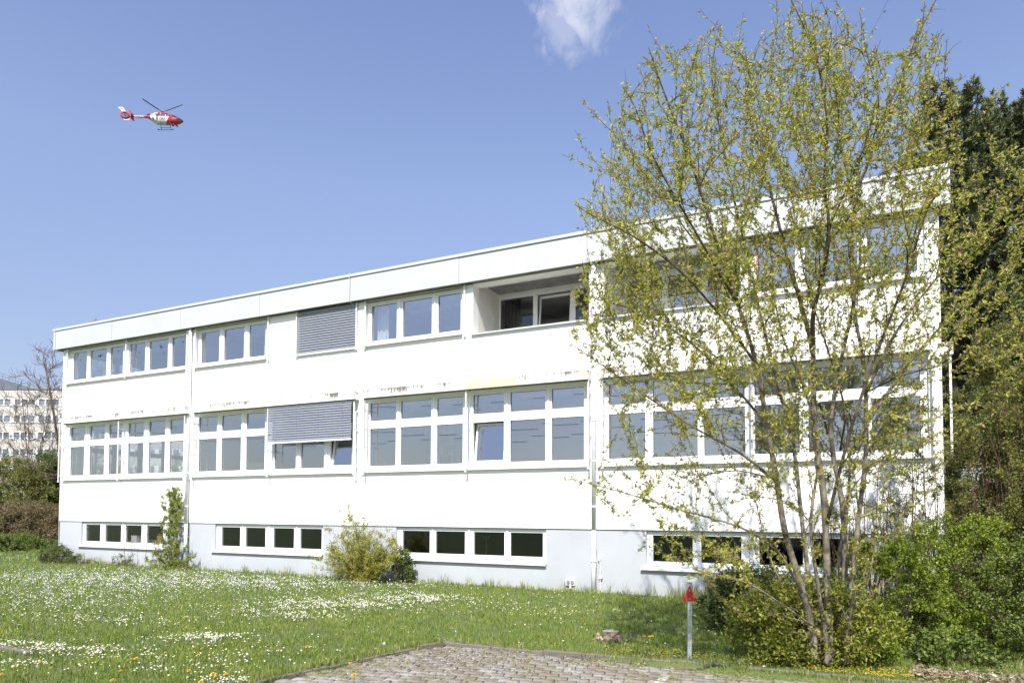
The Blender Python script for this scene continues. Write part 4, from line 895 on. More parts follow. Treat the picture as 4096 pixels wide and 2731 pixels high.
# ------------------------------------------------------------------ pines behind the right corner
def pine(x, y, h, rad, lab, n=150, seedn=1, tip=.22):
    T = tag(empty('pine_tree', (x, y, 0)), lab, 'tree', 'dark pines behind the building'); m = MB()
    q = bez((0, 0, -.2), (rng.normal()*.3, rng.normal()*.3, h*.97), np.array([0, 0, 1.]), 12, wob=.015); m.tube(q, list(np.linspace(h*.017, .03, 12)), 8)
    cen = []; dirs = []
    for k in range(n):
        f = rng.uniform(.16, 1)**.8; z = h*f; a = rng.uniform(0, 2*math.pi); L_ = rad*(math.sqrt(max(.02, 1-((f-.5)/.53)**2)) if f > .5 else .9)*rng.uniform(.55, 1.05)
        p0 = np.array([np.interp(z, q[:, 2], q[:, 0]), np.interp(z, q[:, 2], q[:, 1]), z-.1*L_]); e = p0+np.array([math.cos(a)*L_, math.sin(a)*L_, L_*rng.uniform(.05, .35)+ (.5 if f > .8 else 0)])
        b = bez(p0, e, np.array([math.cos(a), math.sin(a), .05]), 7, droop=.12); m.tube(b, list(np.linspace(.05, .012, 7)), 4, cap=False)
        P, D, t = along(b, .16)
        for p, d, tt in zip(P, D, t):
            if tt < .3: continue
            for _ in range(2 if tt < .8 else 4):
                v = d*.6+rng.normal(size=3)*.45+np.array([0, 0, .45]); v /= np.linalg.norm(v); L2 = rng.uniform(.12, .5)*(.6+.4*tt)
                m.tube(np.array([p, p+v*L2]), [.012, .006], 3, cap=False); cen.append(p+v*L2); dirs.append(v)
    for k in range(10): cen.append(q[-1]+np.array([rng.normal()*.25, rng.normal()*.25, rng.uniform(-.6, .4)])); dirs.append(np.array([0, 0, 1.]))
    m.build('trunk', M['bark_dark'], T)
    cen = np.array(cen); dirs = np.array(dirs); nn = 34
    C = np.repeat(cen, nn, 0); Dd = np.repeat(dirs, nn, 0); s = rng.uniform(-tip, .04, len(C))[:, None]; r = rng.normal(size=C.shape); v = Dd*.75+r*.55
    tt = np.repeat(rng.random(len(cen)), nn)*.6+rng.random(len(C))*.4
    leaves('crown', C+Dd*s, v, rng.uniform(.11, .20, len(C)), M['needle'], T, .20, tt)
for (u, v, d, r_, n_, lb) in ((2175, 262, 25, 2.4, 270, 'tall dark pine directly behind the right roof corner'), (2285, 275, 27.5, 3.0, 290, 'tallest dark pine at the right edge of the view'), (2400, 390, 24, 2.4, 220, 'dark pine cut off by the right edge of the view')):
    q = at(u, v, d); pine(q[0], q[1], q[2], r_, lb, n_)

# ------------------------------------------------------------------ left background: hospital block, bare trees, hedges
M['panel'] = mat('panel', (.50, .46, .43), .8, noise=.4, col2=(.46, .425, .40)); M['slate'] = mat('slate', (.13, .15, .18), .6, noise=.5, col2=(.10, .12, .15))
M['farglass'] = mat('farglass', (.10, .12, .16), .15, noise=.3, col2=(.22, .25, .30)); M['redbrick'] = mat('redbrick', (.35, .12, .07), .8, noise=3, col2=(.25, .09, .06))
def hospital():
    p = at(135, 895, 118.); q = at(0, 895, 118.); d = (q-p)[:2]; d /= np.linalg.norm(d); nrm = np.array([-d[1], d[0]]); 
    if nrm@(CAM[:2]-p[:2]) < 0: nrm = -nrm
    T = tag(empty('hospital_block', (p[0], p[1], 0), math.atan2(d[1], d[0])), 'far beige panel building with rows of white-framed windows beyond the bare trees', 'building')
    # local x runs leftwards in the view, local y: + or - towards the camera
    sgn = 1 if (np.array([-d[1], d[0]])@nrm) > 0 else -1
    H_ = p[2]; st = 2.88; X0, X1 = -22., 34.
    def bx(m, x0, x1, y0, y1, z0, z1):
        a, b = sorted((y0*sgn, y1*sgn)); m.box(x0, x1, a, b, z0, z1)
    m = MB(); bx(m, X0, X1, -14, -.12, -2, H_-.3); m.build('core_wall', M['farglass'], T)
    m = MB()
    for k in range(9):
        zt = H_-1.55-st*k
        if k == 0: bx(m, X0, X1, -.13, 0, zt, H_)
        else: bx(m, X0, X1, -.13, 0, zt, zt+st-1.25)
        x = X0
        while x < X1:
            bx(m, x-.012, x+.012, 0, .012, zt+.01, zt+st-1.27 if k else H_-.02); x += 2.4
    m.build('spandrel_panels', M['panel'], T)
    m = MB()
    for k in range(9):
        zt = H_-1.55-st*k; bx(m, X0, X1, -.11, .10, zt-1.26, zt-1.19)
        x = X0+.2; j = 0
        while x < X1:
            w = .22 if j % 3 else .75
            bx(m, x, x+w, -.11, .03, zt-1.18, zt-.01); x += w+1.0; j += 1
        bx(m, X0, X1, -.11, .02, zt-.09, zt-.012)
    m.build('window_frames', M['pvc'], T)
    m = MB(); bx(m, X0, X1, -14, .12, H_+.002, H_+.16); m.build('roof_edge', M['slate'], T)
    # sloping plant room with railing at the left end
    m = MB(); z0 = H_+.161; x1 = 13.5; x0 = 5.0
    for yy in (0,): m.add([(x0, -6*sgn, z0), (x1, -6*sgn, z0), (x1, -6*sgn, z0+2.6), (x0, -6*sgn, z0+.05), (x0, -1*sgn, z0), (x1, -1*sgn, z0), (x1, -1*sgn, z0+2.6), (x0, -1*sgn, z0+.05)],
        [(0, 1, 2, 3), (4, 5, 6, 7), (3, 2, 6, 7), (1, 5, 6, 2), (0, 3, 7, 4), (0, 4, 5, 1)])
    m.build('plant_room', M['slate'], T)
    m = MB()
    for x in np.arange(x0, x1, 1.1):
        zz = z0+.05+(x-x0)/(x1-x0)*2.55; m.tube([(x, -1*sgn, zz), (x, -1*sgn, zz+1.1)], .04, 4)
    for dz in (.55, 1.08): m.tube([(x0, -1*sgn, z0+.05+dz), (x1, -1*sgn, z0+2.6+dz)], .035, 4)
    m.build('railing', M['slate'], T)
    for zz in (.2, 3.9): m = MB(); bx(m, 10.2, 12.3, .001, .2, H_-zz-.5, H_-zz); m.build('brick_patch', M['redbrick'], T)
hospital()
def bare_tree(loc, h, lab, lean=(0, 0), spread=.5, n_t=260, crown=(4., 4.), zlow=.2, leafy=0, r0=.16, nstem=4):
    T = tag(empty('bare_tree', tuple(loc)), lab, 'tree'); tr = Tree()
    for k in range(nstem):
        a = 2*math.pi*k/nstem+rng.uniform(-.4, .4); e = np.array([math.cos(a)*crown[0]*.5+lean[0]*h, math.sin(a)*crown[1]*.5+lean[1]*h, h*rng.uniform(.75, .95)])
        tr.stem([(0, 0, -.2), e*[.12, .12, .3]+[0, 0, 0], e*[.5, .5, .65], e], r0*rng.uniform(.6, 1), .012, 6)
    tg = []
    while len(tg) < n_t:
        p = rng.uniform(-1, 1, 3)
        if p@p > 1: continue
        tg.append(np.array([p[0]*crown[0]+lean[0]*h*.7, p[1]*crown[1]+lean[1]*h*.7, h*(zlow+(1-zlow)*(.5+.5*p[2]))]))
    tr.grow(tg, upb=.3, rmax=.04, sides=4, hup=.4); tw = []
    for q in list(tr.lat):
        P, D, t = along(q, .16)
        for p, d in zip(P, D):
            v = d*.7+rng.normal(size=3)*.45+np.array([0, 0, .3]); v /= np.linalg.norm(v); L_ = rng.uniform(.25, .8); s2 = bez(p, p+v*L_, d, 4)
            tr.mb.tube(s2, [.015, .013, .010, .007], 3, cap=False); tw.append(s2)
    tr.mb.build('trunk', M['bark_twig'], T)
    if leafy:
        P_, D_ = [], []
        for q in tw:
            P, D, t = along(q, .12/leafy); P_.append(P+rng.normal(size=P.shape)*.04); D_.append(rng.normal(size=P.shape))
        P_ = np.concatenate(P_); leaves('crown', P_, np.concatenate(D_), rng.uniform(.05, .09, len(P_)), M['leaf_mid'], T, .6)
M['bark_twig'] = bark('bark_twig', (.17, .13, .10), (.10, .075, .055), 4)
def bg(u, v, d): q = at(u, v, d); return q
q = at(150, 1160, 44.); bare_tree((q[0], q[1], .2), at(120, 775, 44.)[2], 'bare spreading tree behind the left corner of the white building', n_t=620, crown=(3.9, 3.5), zlow=.22, r0=.2, lean=(-.02, 0))
q = at(70, 1160, 50.); bare_tree((q[0], q[1], .2), at(70, 880, 50.)[2], 'smaller bare tree with first leaves left of the corner tree', n_t=260, crown=(3.0, 2.6), zlow=.1, leafy=.6, r0=.12)
q = at(212, 1160, 62.); bare_tree((q[0], q[1], .2), at(212, 728, 62.)[2], 'distant bare tree whose top shows above the roof', n_t=200, crown=(2.6, 2.6), zlow=.4, r0=.2)
q = at(-60, 1160, 48.); bare_tree((q[0], q[1], .2), at(-60, 980, 48.)[2], 'low leafing tree at the left edge', n_t=240, crown=(3.4, 3), zlow=.05, leafy=1., r0=.12)
for (u, d, r_, h_, mt, n_, lb) in ((72, 44, 1.9, 4.8, 'leaf_olive', 22000, 'olive shrub between the green bush and the left-edge shrub'), (112, 45, 1.7, 5.6, 'leaf_mid', 22000, 'green bushy tree in front of the far building'), (30, 46, 2.8, 5.4, 'leaf_olive', 24000, 'olive shrub at the left edge below the bare trees'), (-30, 46, 2.2, 3.8, 'leaf_mid', 14000, 'green shrub cut by the left edge'), (158, 46, 1.8, 4.4, 'leaf_mid', 18000, 'green shrub half hidden behind the building corner')):
    q = at(u, 1160, d); tot += shrub('background_shrub', (q[0], q[1], .1), r_, r_*.7, h_, 40, M[mt], M['bark_twig'], lb, n=n_, leaf=(.08, .15), width=.55, base=1.0, r0=.03, tuft=.25)
for k, (u, d, r_, h_, mt, n_, lb) in enumerate(((122, 37.5, 2.4, 2.15, 'twig_brown', 30000, 'reddish brown twiggy hedge plant nearest the building corner'), (66, 37, 2.4, 2.2, 'twig_brown', 30000, 'reddish brown twiggy hedge plant in the middle of the row'), (8, 36.5, 2.4, 2.15, 'twig_brown', 30000, 'reddish brown twiggy hedge plant at the left edge'))):
    q = at(u, 1200, d); tot += shrub('brown_hedge', (q[0], q[1], .1), r_, 1.2, h_, 60, M[mt], M['bark_red'], lb, cat='hedge', group='brown hedge plants', n=n_, leaf=(.10, .22), width=.14, base=1.2, r0=.012, tuft=.22, up=.0)
for k, (u, d, r_, h_, n_, lb) in enumerate(((100, 35., 1.3, .45, 14000, 'low green hedge plant nearest the building corner'), (50, 34, 1.5, .75, 14000, 'low green hedge plant in the middle of the row'), (-2, 32.5, 1.5, .85, 14000, 'low green hedge plant at the left edge'))):
    q = at(u, 1240, d); tot += shrub('green_hedge', (q[0], q[1], .1), r_, .8, h_, 40, M['leaf_mid'], M['bark_red'], lb, cat='hedge', group='low green hedge plants', n=n_, leaf=(.05, .10), width=.5, base=1.2, r0=.01, tuft=.12, up=.1)
# trees beyond the gable that the corner windows look out on
for x, y, h_, n_ in ((-9, 9, 4.5, 12000), (-12, 16, 6.0, 12000)):
    tot += shrub('garden_shrub', (x, y, .1), 2.4, 2.0, h_, 30, M['leaf_mid'], M['bark_twig'], 'green shrub seen through the corner windows, '+('the nearer one' if y < 10 else 'the farther one'), n=n_, leaf=(.08, .15), width=.55, base=1.0, r0=.03, tuft=.25)
# a far belt of woodland closes the horizon
def belt(x0, y0, x1, y1, h, n, lab):
    t = rng.random(n); w = rng.normal(size=n)*4; z = rng.random(n)**.8; hh = h*(.75+.25*np.sin(t*37)+.12*np.sin(t*91)); d = np.array([x1-x0, y1-y0]); L_ = np.linalg.norm(d); nn = np.array([-d[1], d[0]])/L_
    P = np.stack([x0+d[0]*t+nn[0]*w, y0+d[1]*t+nn[1]*w, z*hh], 1)
    o = leaves('woodland', P, rng.normal(size=(n, 3)), rng.uniform(.6, 1.3, n), M['leaf_mid'], None, .8, rng.random(n)*.6+.2*np.sin(t*60)); tag(o, lab, 'woodland', kind='stuff')
belt(-160, 40, 60, 170, 12, 50000, 'far belt of woodland along the horizon')
belt(45, -10, 70, 160, 11, 30000, 'woodland beyond the thicket at the right')

# ------------------------------------------------------------------ grass and flowers
M['grass'] = leaf_like('grass', (.10, .155, .025), (.26, .325, .05), (.42, .39, .16), trans=.35, rough=.45)
M['daisy'] = leaf_like('daisy', (.72, .72, .70), (.82, .82, .80), (.70, .55, .55), trans=.2, rough=.8)
M['yolk'] = mat('yolk', (.75, .55, .03), .8, noise=40, col2=(.65, .42, .02)); M['stalk'] = mat('stalk', (.12, .18, .05), .7, noise=9, col2=(.16, .2, .06))
M['clock'] = mat('clock', (.60, .60, .56), .95, noise=60, col2=(.42, .42, .38))
def lawn_points(n, dmin, dmax, amin=-68, amax=52, power=1.0):
    """points scattered round the camera, denser close by"""
    d = dmin*(dmax/dmin)**(rng.random(n)**power); a = np.radians(rng.uniform(amin, amax, n))
    # angle measured from straight ahead of the facade, left negative
    x = CX+np.sin(a)*d; y = -CN+np.cos(a)*d; m = on_lawn(x, y); return x[m], y[m], d[m]
def blobs(x, y, s, seed):
    return np.sin(x*1.7*s+seed)*np.sin(y*2.1*s-seed*2)+.6*np.sin(x*3.9*s-y*2.3*s+seed*3)+.5*np.sin(y*5.3*s+x*2.9*s+seed)
def blades(x, y, d, h, w, lean=.45, tint=None):
    n = len(x); z = gz(x, y); a = rng.uniform(0, 2*np.pi, n); b = rng.uniform(0, 2*np.pi, n); l = np.abs(rng.normal(size=n))*lean*h
    P = np.stack([x, y, z-.01], 1); S_ = np.stack([np.cos(a), np.sin(a), np.zeros(n)], 1)*w[:, None]*.5
    Md = P+np.stack([np.cos(b)*l*.3, np.sin(b)*l*.3, h*.6], 1); Tp = P+np.stack([np.cos(b)*l, np.sin(b)*l, h], 1)
    V = np.stack([P-S_, P+S_, Md+S_*.8, Md-S_*.8, Tp], 1).reshape(-1, 3); k = (np.arange(n)*5)[:, None]
    Fc = np.concatenate([k+np.array([[0, 1, 2]]), k+np.array([[0, 2, 3]]), k+np.array([[3, 2, 4]])])
    return V, Fc, np.repeat(tint if tint is not None else rng.random(n), 5)
x, y, d = lawn_points(560000, 7.0, 62, power=.85)
nb = blobs(x, y, .8, 1.); n2 = blobs(x, y, 2.6, 4.)
h = (.055+.03*rng.random(len(x)))*(1+.35*np.clip(nb, -1, 1.2)*.5+.25*np.clip(n2, -1, 1)); h = np.maximum(h, .03)
near = (np.abs(y+6.2) < .35) & (x > 21) | (np.abs(x-kx(y)) < .3) & (y < -6); h[near] *= .8
wall = (y > -.55) & (x > 0) & (x < 29.3); h[wall] *= 1.0+1.1*rng.random(wall.sum())*(y[wall]+.55)/.55
tn = np.clip(.42+.16*nb*.5+.10*n2+rng.normal(size=len(x))*.17, 0, .93)
dry = rng.random(len(x)) < (.025+.25*wall*(y > -.3)+.12*near); tn[dry] = 1.
w = (.0030+.00062*d)*(.7+.6*rng.random(len(x)))
V, Fc, tt = blades(x, y, d, h, w, tint=tn)
tag(np_mesh('grass', V, Fc, M['grass'], attr=tt), 'green uncut grass blades covering the lawn', 'grass', kind='stuff')
# taller tussocks and stalks along the wall and scattered
P_ = []
for k in range(230):
    a = rng.random()
    if a < .55: cx_, cy_ = rng.uniform(.5, 28.6), rng.uniform(-.22, -.04); hh = rng.uniform(.12, .42); nb_ = 9; sp = .05
    elif a < .75: q = ground(rng.uniform(1560, 1700), rng.uniform(1370, 1385), .2); cx_, cy_ = q[0], min(-.05, q[1]); hh = rng.uniform(.2, .5); nb_ = 8; sp = .08
    else:
        q = ground(rng.uniform(20, 1900), rng.uniform(1350, 1520), .1); cx_, cy_ = q[0], q[1]; hh = rng.uniform(.1, .2); nb_ = 26; sp = .09
        if not on_lawn(np.array(cx_), np.array(cy_)): continue
    m = nb_; P_.append(np.stack([cx_+rng.normal(size=m)*sp, cy_+rng.normal(size=m)*sp*(.3 if a < .75 else 1), hh*rng.uniform(.6, 1, m), np.full(m, 1. if a < .75 and rng.random() < .45 else .35)], 1))
for k in range(150):
    if k < 90: yy = rng.uniform(-10.5, -6.3); cx_ = kx(yy)-.06+rng.normal()*.03; cy_ = yy
    else: cx_ = rng.uniform(21.2, 28.5); cy_ = -6.17+.12*(cx_-23)/6+rng.normal()*.03
    m = 16; P_.append(np.stack([cx_+rng.normal(size=m)*.05, cy_+rng.normal(size=m)*.05, rng.uniform(.04, .12, m), np.where(rng.random(m) < .25, 1., .4)], 1))
Q = np.concatenate(P_); Q[:, 1] = np.where((Q[:, 0] > 0) & (Q[:, 0] < 29), np.minimum(Q[:, 1], -.02), Q[:, 1])
V, Fc, tt = blades(Q[:, 0], Q[:, 1], None, Q[:, 2], np.full(len(Q), .010), lean=.4, tint=Q[:, 3])
tag(np_mesh('tall_grass', V, Fc, M['grass'], attr=tt), 'taller grass tufts and dry stalks along the wall', 'grass', kind='stuff')
# weeds and moss in the paving
cx_, cy_ = [], []
for (u0, v0, su, sv, n) in ((1000, 1496, 120, 7, 1500), (1330, 1517, 160, 6, 900), (880, 1525, 60, 8, 900), (770, 1550, 50, 8, 1400), (1690, 1552, 90, 6, 1600), (1560, 1555, 120, 8, 900), (1250, 1535, 250, 16, 1300), (1020, 1560, 60, 6, 500), (1900, 1564, 120, 4, 900)):
    for _ in range(n//38):
        q = ground(u0+rng.normal()*su, v0+rng.normal()*sv, 0)
        m = 22; cx_.append(q[0]+rng.normal(size=m)*.05); cy_.append(q[1]+rng.normal(size=m)*.04)
x = np.concatenate(cx_); y = np.concatenate(cy_); m = ~on_lawn(x, y) & (y < -6.1); x, y = x[m], y[m]; n = len(x)
P = np.stack([x, y, np.full(n, .012)], 1); leaves('paving_weeds', P, rng.normal(size=(n, 3))*[1, 1, .5]+[0, 0, .5], rng.uniform(.012, .034, n), M['grass'], None, .35, .55+.45*rng.random(n))
tag(bpy.data.objects['paving_weeds'], 'small green weeds growing in the paving joints', 'weeds', kind='stuff')
# dry litter along the kerb
x, y = [], []
for _ in range(6500):
    q = ground(rng.uniform(760, 2300), 1490+abs(rng.normal())*30, 0); x.append(q[0]); y.append(q[1])
x, y = np.array(x), np.array(y); m = (y < -6.15) & (x > kx(y)+.12); x, y = x[m], y[m]; n = len(x)
M['litter'] = leaf_like('litter', (.14, .10, .06), (.29, .23, .15), (.44, .40, .33), trans=.0, rough=.9)
leaves('dry_litter', np.stack([x, y, np.full(n, .02)], 1), rng.normal(size=(n, 3))*[1, 1, .06], rng.uniform(.015, .05, n), M['litter'], None, .35)
tag(bpy.data.objects['dry_litter'], 'dry brown plant litter scattered on the paving', 'litter', kind='stuff')
# bare soil with litter under the right-hand shrubs
x = rng.uniform(26.2, 31.5, 5200); y = -5.5+.35*rng.normal(size=5200)-.0*x+.25; y = np.minimum(y, -5.75+.6*rng.random(5200)+(x-26)*.05); m = x > 27.9; x, y = x[m], y[m]; n = len(x)
leaves('leaf_litter', np.stack([x, y, gz(x, y)+.06], 1), rng.normal(size=(n, 3))*[1, 1, .2], rng.uniform(.03, .08, n), M['litter'], None, .4)
tag(bpy.data.objects['leaf_litter'], 'brown leaf litter on the ground below the right-hand shrubs', 'litter', kind='stuff')
# daisies
def daisies():
    cl = [((100, 1290), 3.0, .9, 420), ((60, 1330), 3.2, .9, 900), ((200, 1328), 3.0, .9, 1500), ((330, 1345), 2.6, .8, 1500), ((420, 1325), 2.4, .7, 700), ((560, 1342), 2.2, .6, 900), ((640, 1352), 1.6, .5, 600), ((150, 1365), 2.2, .8, 900), ((60, 1385), 1.6, .6, 420),
          ((640, 1398), 1.0, .5, 380), ((730, 1388), 1.1, .45, 620), ((830, 1390), 1.0, .4, 560), ((930, 1378), .9, .35, 620), ((990, 1383), .5, .25, 240), ((700, 1412), .6, .3, 200), ((60, 1478), .5, .12, 170), ((150, 1490), .6, .22, 260), ((490, 1458), .38, .13, 210), ((430, 1465), .5, .2, 120),
          ((260, 1420), 1.3, .4, 260), ((780, 1350), 1.8, .5, 300), ((1100, 1392), 1.2, .6, 130), ((1280, 1410), .8, .3, 70), ((560, 1560), .3, .1, 70), ((440, 1540), .5, .2, 60), ((330, 1500), .9, .3, 90), ((1600, 1378), .6, .12, 60), ((40, 1520), .5, .2, 90), ((880, 1355), 1.6, .5, 200), ((480, 1515), .8, .3, 90), ((620, 1490), 1.0, .3, 80)]
    X, Y = [], []
    for (uv, sx, sy, n) in cl:
        q = ground(uv[0], uv[1], .12); n = int(n*1.3); a = YAW; e = rng.normal(size=(n, 2))*[sx, sy]; X.append(q[0]+e[:, 0]*math.cos(.5)-e[:, 1]*math.sin(.5)*0+e[:, 1]*0); Y.append(q[1]+e[:, 1]+e[:, 0]*.18)
    xx, yy, dd = lawn_points(9000, 8, 45, -66, 30, .7); k = blobs(xx, yy, 1.3, 9.) > .45; X.append(xx[k]); Y.append(yy[k]); k2 = rng.random(len(xx)) < .09; X.append(xx[k2]); Y.append(yy[k2])
    X, Y = np.concatenate(X), np.concatenate(Y); m = on_lawn(X, Y) & (Y > -13); X, Y = X[m], Y[m]
    k = (blobs(X, Y, 3.1, 2.)+.9 > rng.random(len(X))*1.1); X, Y = X[k], Y[k]
    n = len(X); z = gz(X, Y)+.055+.035*rng.random(n); r = rng.uniform(.0088, .0145, n); tilt = rng.normal(size=(n, 2))*.35; tilt[:, 1] -= .15
    Nn = np.stack([tilt[:, 0], tilt[:, 1], np.ones(n)], 1); Nn /= np.linalg.norm(Nn, axis=1, keepdims=True)
    A = np.cross(Nn, [0, 1, 0]); A /= np.linalg.norm(A, axis=1, keepdims=True); B_ = np.cross(Nn, A); C = np.stack([X, Y, z], 1)
    q = 9; an = np.arange(q)*2*np.pi/q; rr = np.where(np.arange(q) % 2 == 0, 1.08, .9)
    ring = C[:, None]+r[:, None, None]*(A[:, None]*(np.cos(an)*rr)[None, :, None]+B_[:, None]*(np.sin(an)*rr)[None, :, None])-Nn[:, None]*.001
    V = np.concatenate([ring, (C+Nn*.004)[:, None]], 1).reshape(-1, 3); b = (np.arange(n)*(q+1))[:, None, None]; f = np.array([[k, (k+1) % q, q] for k in range(q)])[None]
    o = np_mesh('daisies', V, (b+f).reshape(-1, 3), M['daisy'], attr=np.repeat(np.clip(rng.random(n)*.93, 0, 1), q+1)); tag(o, 'hundreds of white daisies flowering in patches over the lawn', 'daisies', kind='stuff')
    # their yellow middles, only the nearer ones can be seen
    k = np.hypot(X-CX, Y+CN) < 16; C2 = C[k]; N2 = Nn[k]; A2 = A[k]; B2 = B_[k]; n = len(C2); an = np.arange(6)*np.pi/3
    ring = C2[:, None]+N2[:, None]*.004+.004*(A2[:, None]*np.cos(an)[None, :, None]+B2[:, None]*np.sin(an)[None, :, None]); V = np.concatenate([ring, (C2+N2*.008)[:, None]], 1).reshape(-1, 3)
    b = (np.arange(n)*7)[:, None, None]; f = np.array([[k, (k+1) % 6, 6] for k in range(6)])[None]
    tag(np_mesh('daisy_centres', V, (b+f).reshape(-1, 3), M['yolk']), 'yellow middles of the nearer daisies', 'daisies', kind='stuff')
daisies()
# dandelions: one built, the others copied
def dandelion(name, headmat, r, lab, cat, grp, puff=False):
    t = empty(name); m = MB()
    if puff:
        for k in range(90):
            v = rng.normal(size=3); v /= np.linalg.norm(v); m.tube([v*.004, v*r], [.0005, .0018], 3, cap=False)
        b = bpy.data.meshes.new('h'); 
        for i in range(6):
            for j in range(10):
                a0, a1, b0, b1 = math.pi*i/6, math.pi*(i+1)/6, 2*math.pi*j/10, 2*math.pi*(j+1)/10; P = lambda a, c: (math.sin(a)*math.cos(c)*r*.82, math.sin(a)*math.sin(c)*r*.82, math.cos(a)*r*.82)
                m.quad(P(a0, b0), P(a1, b0), P(a1, b1), P(a0, b1))
    else:
        for lay in range(4):
            n = 16-lay*3; rr = r*(1-.22*lay)
            for k in range(n):
                a = 2*math.pi*(k+.4*lay)/n+rng.normal()*.05; c, s_ = math.cos(a), math.sin(a); w_ = .16*r; z1 = .15*r+.22*r*lay
                m.add([(c*.1*r-s_*w_, s_*.1*r+c*w_, 0), (c*.1*r+s_*w_, s_*.1*r-c*w_, 0), (c*rr+s_*w_, s_*rr-c*w_, z1), (c*rr-s_*w_, s_*rr+c*w_, z1)], [(0, 1, 2, 3)])
    hd = m.build('flower_head', headmat, t); hd.location = (0, 0, 0)
    m = MB(); m.tube([(0, .01, -.11), (0, .004, -.05), (0, 0, 0)], .0025, 5); st = m.build('stalk', M['stalk'], t)
    tag(t, lab, cat, grp); return t, [hd, st]
def scatter(proto, kids, uvs, zoff):
    for i, (u, v, sc_) in enumerate(uvs):
        q = ground(u, v, .12+zoff)
        if i == 0: o = proto
        else:
            o = proto.copy(); COL.objects.link(o)
            for c in kids: d_ = c.copy(); COL.objects.link(d_); d_.parent = o
        o.location = (q[0], q[1], float(gz(q[0], q[1]))+zoff); o.scale = (sc_,)*3; o.rotation_euler = (random.uniform(-.3, .15), random.uniform(-.2, .2), random.uniform(0, 6.28))
def s4(L_): return [(u/K, v/K, s_) for u, v, s_ in L_]
c1 = lambda x, y: (x*.8708/1.0, 2100+y*.8708)       # helpers: readings taken in two enlarged crops of the photograph
c2 = lambda x, y: (1048+x*.8724, 2200+y*.8724)
dl = [(*c1(*p), s_) for *p, s_ in [(145, 486, 1.2), (458, 525, 1), (250, 543, 1), (410, 552, 1.2), (186, 603, 1.2), (590, 604, 1.5), (623, 594, 1.7), (237, 632, 1), (556, 650, 1.6), (518, 688, 1.6), (8, 658, 1.3), (430, 574, .9), (892, 536, 1.1), (927, 546, 1.5), (1020, 543, 1.2), (908, 574, 1.4), (963, 563, 1.2),
    (869, 644, 1.4), (994, 621, 1.5), (978, 655, 1.6), (992, 668, 1.6), (1037, 655, 1.5), (923, 690, 1.5), (907, 711, 1.4), (960, 706, 1.2), (992, 716, 1.5), (844, 460, .9), (886, 458, .8), (855, 482, .9), (946, 486, .8), (983, 474, .9), (1010, 468, .9), (1112, 514, .7), (1257, 455, .9), (1287, 453, .9), (1247, 481, 1.1),
    (1412, 540, 1.2), (1545, 478, .9), (1919, 551, 1.2), (1610, 611, 1.2), (1626, 660, 1.6), (1660, 629, 1), (1870, 597, 1.1), (732, 445, .8), (708, 464, .8), (760, 414, .7), (760, 560, .9), (480, 612, 1), (367, 646, .8), (65, 625, .8), (311, 486, .8), (305, 450, .8), (570, 420, .7), (65, 305, .7), (118, 303, .7), (132, 303, .7), (10, 325, .8), (24, 325, .8), (80, 438, .8), (112, 414, .7), (8, 476, .9),
    (1222, 328, .9), (1075, 296, .6), (1123, 243, .6), (1150, 238, .6), (1308, 268, .6), (1322, 268, .6), (1530, 288, .9), (1588, 320, .8), (1690, 262, .8), (1700, 240, .6), (1776, 308, .7), (2265, 323, .8), (2288, 324, .7), (2322, 324, .6), (1038, 378, .6), (960, 244, .6), (975, 240, .6)]]
dl += [(*c2(*p), s_) for *p, s_ in [(1048, 208, .9), (1062, 208, .9), (1084, 210, .7), (1115, 208, .6), (1196, 231, .9), (1314, 223, .8), (1390, 208, .7), (1408, 212, .9), (1424, 208, .8), (1473, 224, .7), (1478, 308, 1), (1542, 276, 1), (1555, 290, .9), (1481, 333, 1.1), (1550, 212, 1.2), (1753, 380, 1.2), (1776, 381, 1.3), (1788, 381, 1.5), (1894, 434, 1.1), (1642, 309, .8), (1815, 290, .7)]]
t_, k_ = dandelion('dandelion', M['yolk'], .020, 'small yellow dandelion flowering in the lawn', 'dandelion', 'yellow dandelions in the lawn')
scatter(t_, k_, s4(dl), .09)
dk = [(*c1(*p), s_) for *p, s_ in [(1672, 246, 1), (1712, 243, 1.1), (1738, 246, .9), (1765, 243, 1), (1828, 250, .8), (1070, 244, .8), (1182, 240, .8), (1393, 258, .8), (1765, 520, 1.1), (364, 400, .9), (103, 396, 1), (1790, 262, .9), (1840, 240, .9), (1640, 260, .8), (1860, 268, .8), (1610, 235, .8)]]
t_, k_ = dandelion('dandelion_clock', M['clock'], .022, 'white dandelion seed head standing in the grass', 'dandelion clock', 'dandelion seed heads', True)
scatter(t_, k_, s4(dk), .17)
# tiny yellow flowers near the kerb
X, Y = [], []
for (u, v, su, sv, n) in ((1510, 1507, 75, 6, 230), (1430, 1492, 30, 5, 60), (1240, 1484, 28, 3, 40), (1800, 1519, 60, 6, 150), (1930, 1545, 70, 7, 260), (2050, 1553, 60, 6, 200), (1600, 1516, 40, 6, 40)):
    for _ in range(n):
        q = ground(u+rng.normal()*su, v+rng.normal()*sv, .1)
        if q[1] > -6.08 and q[1] < -4.6: X.append(q[0]); Y.append(q[1])
X, Y = np.array(X), np.array(Y); n = len(X); C = np.stack([X, Y, gz(X, Y)+.065+.03*rng.random(n)], 1); q = 5; an = np.arange(q)*2*np.pi/q
ring = C[:, None]+.010*np.stack([np.cos(an), np.sin(an), np.full(q, .3)], 1)[None]; V = np.concatenate([ring, C[:, None]], 1).reshape(-1, 3); b = (np.arange(n)*(q+1))[:, None, None]; f = np.array([[k, (k+1) % q, q] for k in range(q)])[None]
tag(np_mesh('small_yellow_flowers', V, (b+f).reshape(-1, 3), M['yolk']), 'tiny yellow flowers in drifts behind the kerb', 'flowers', kind='stuff')

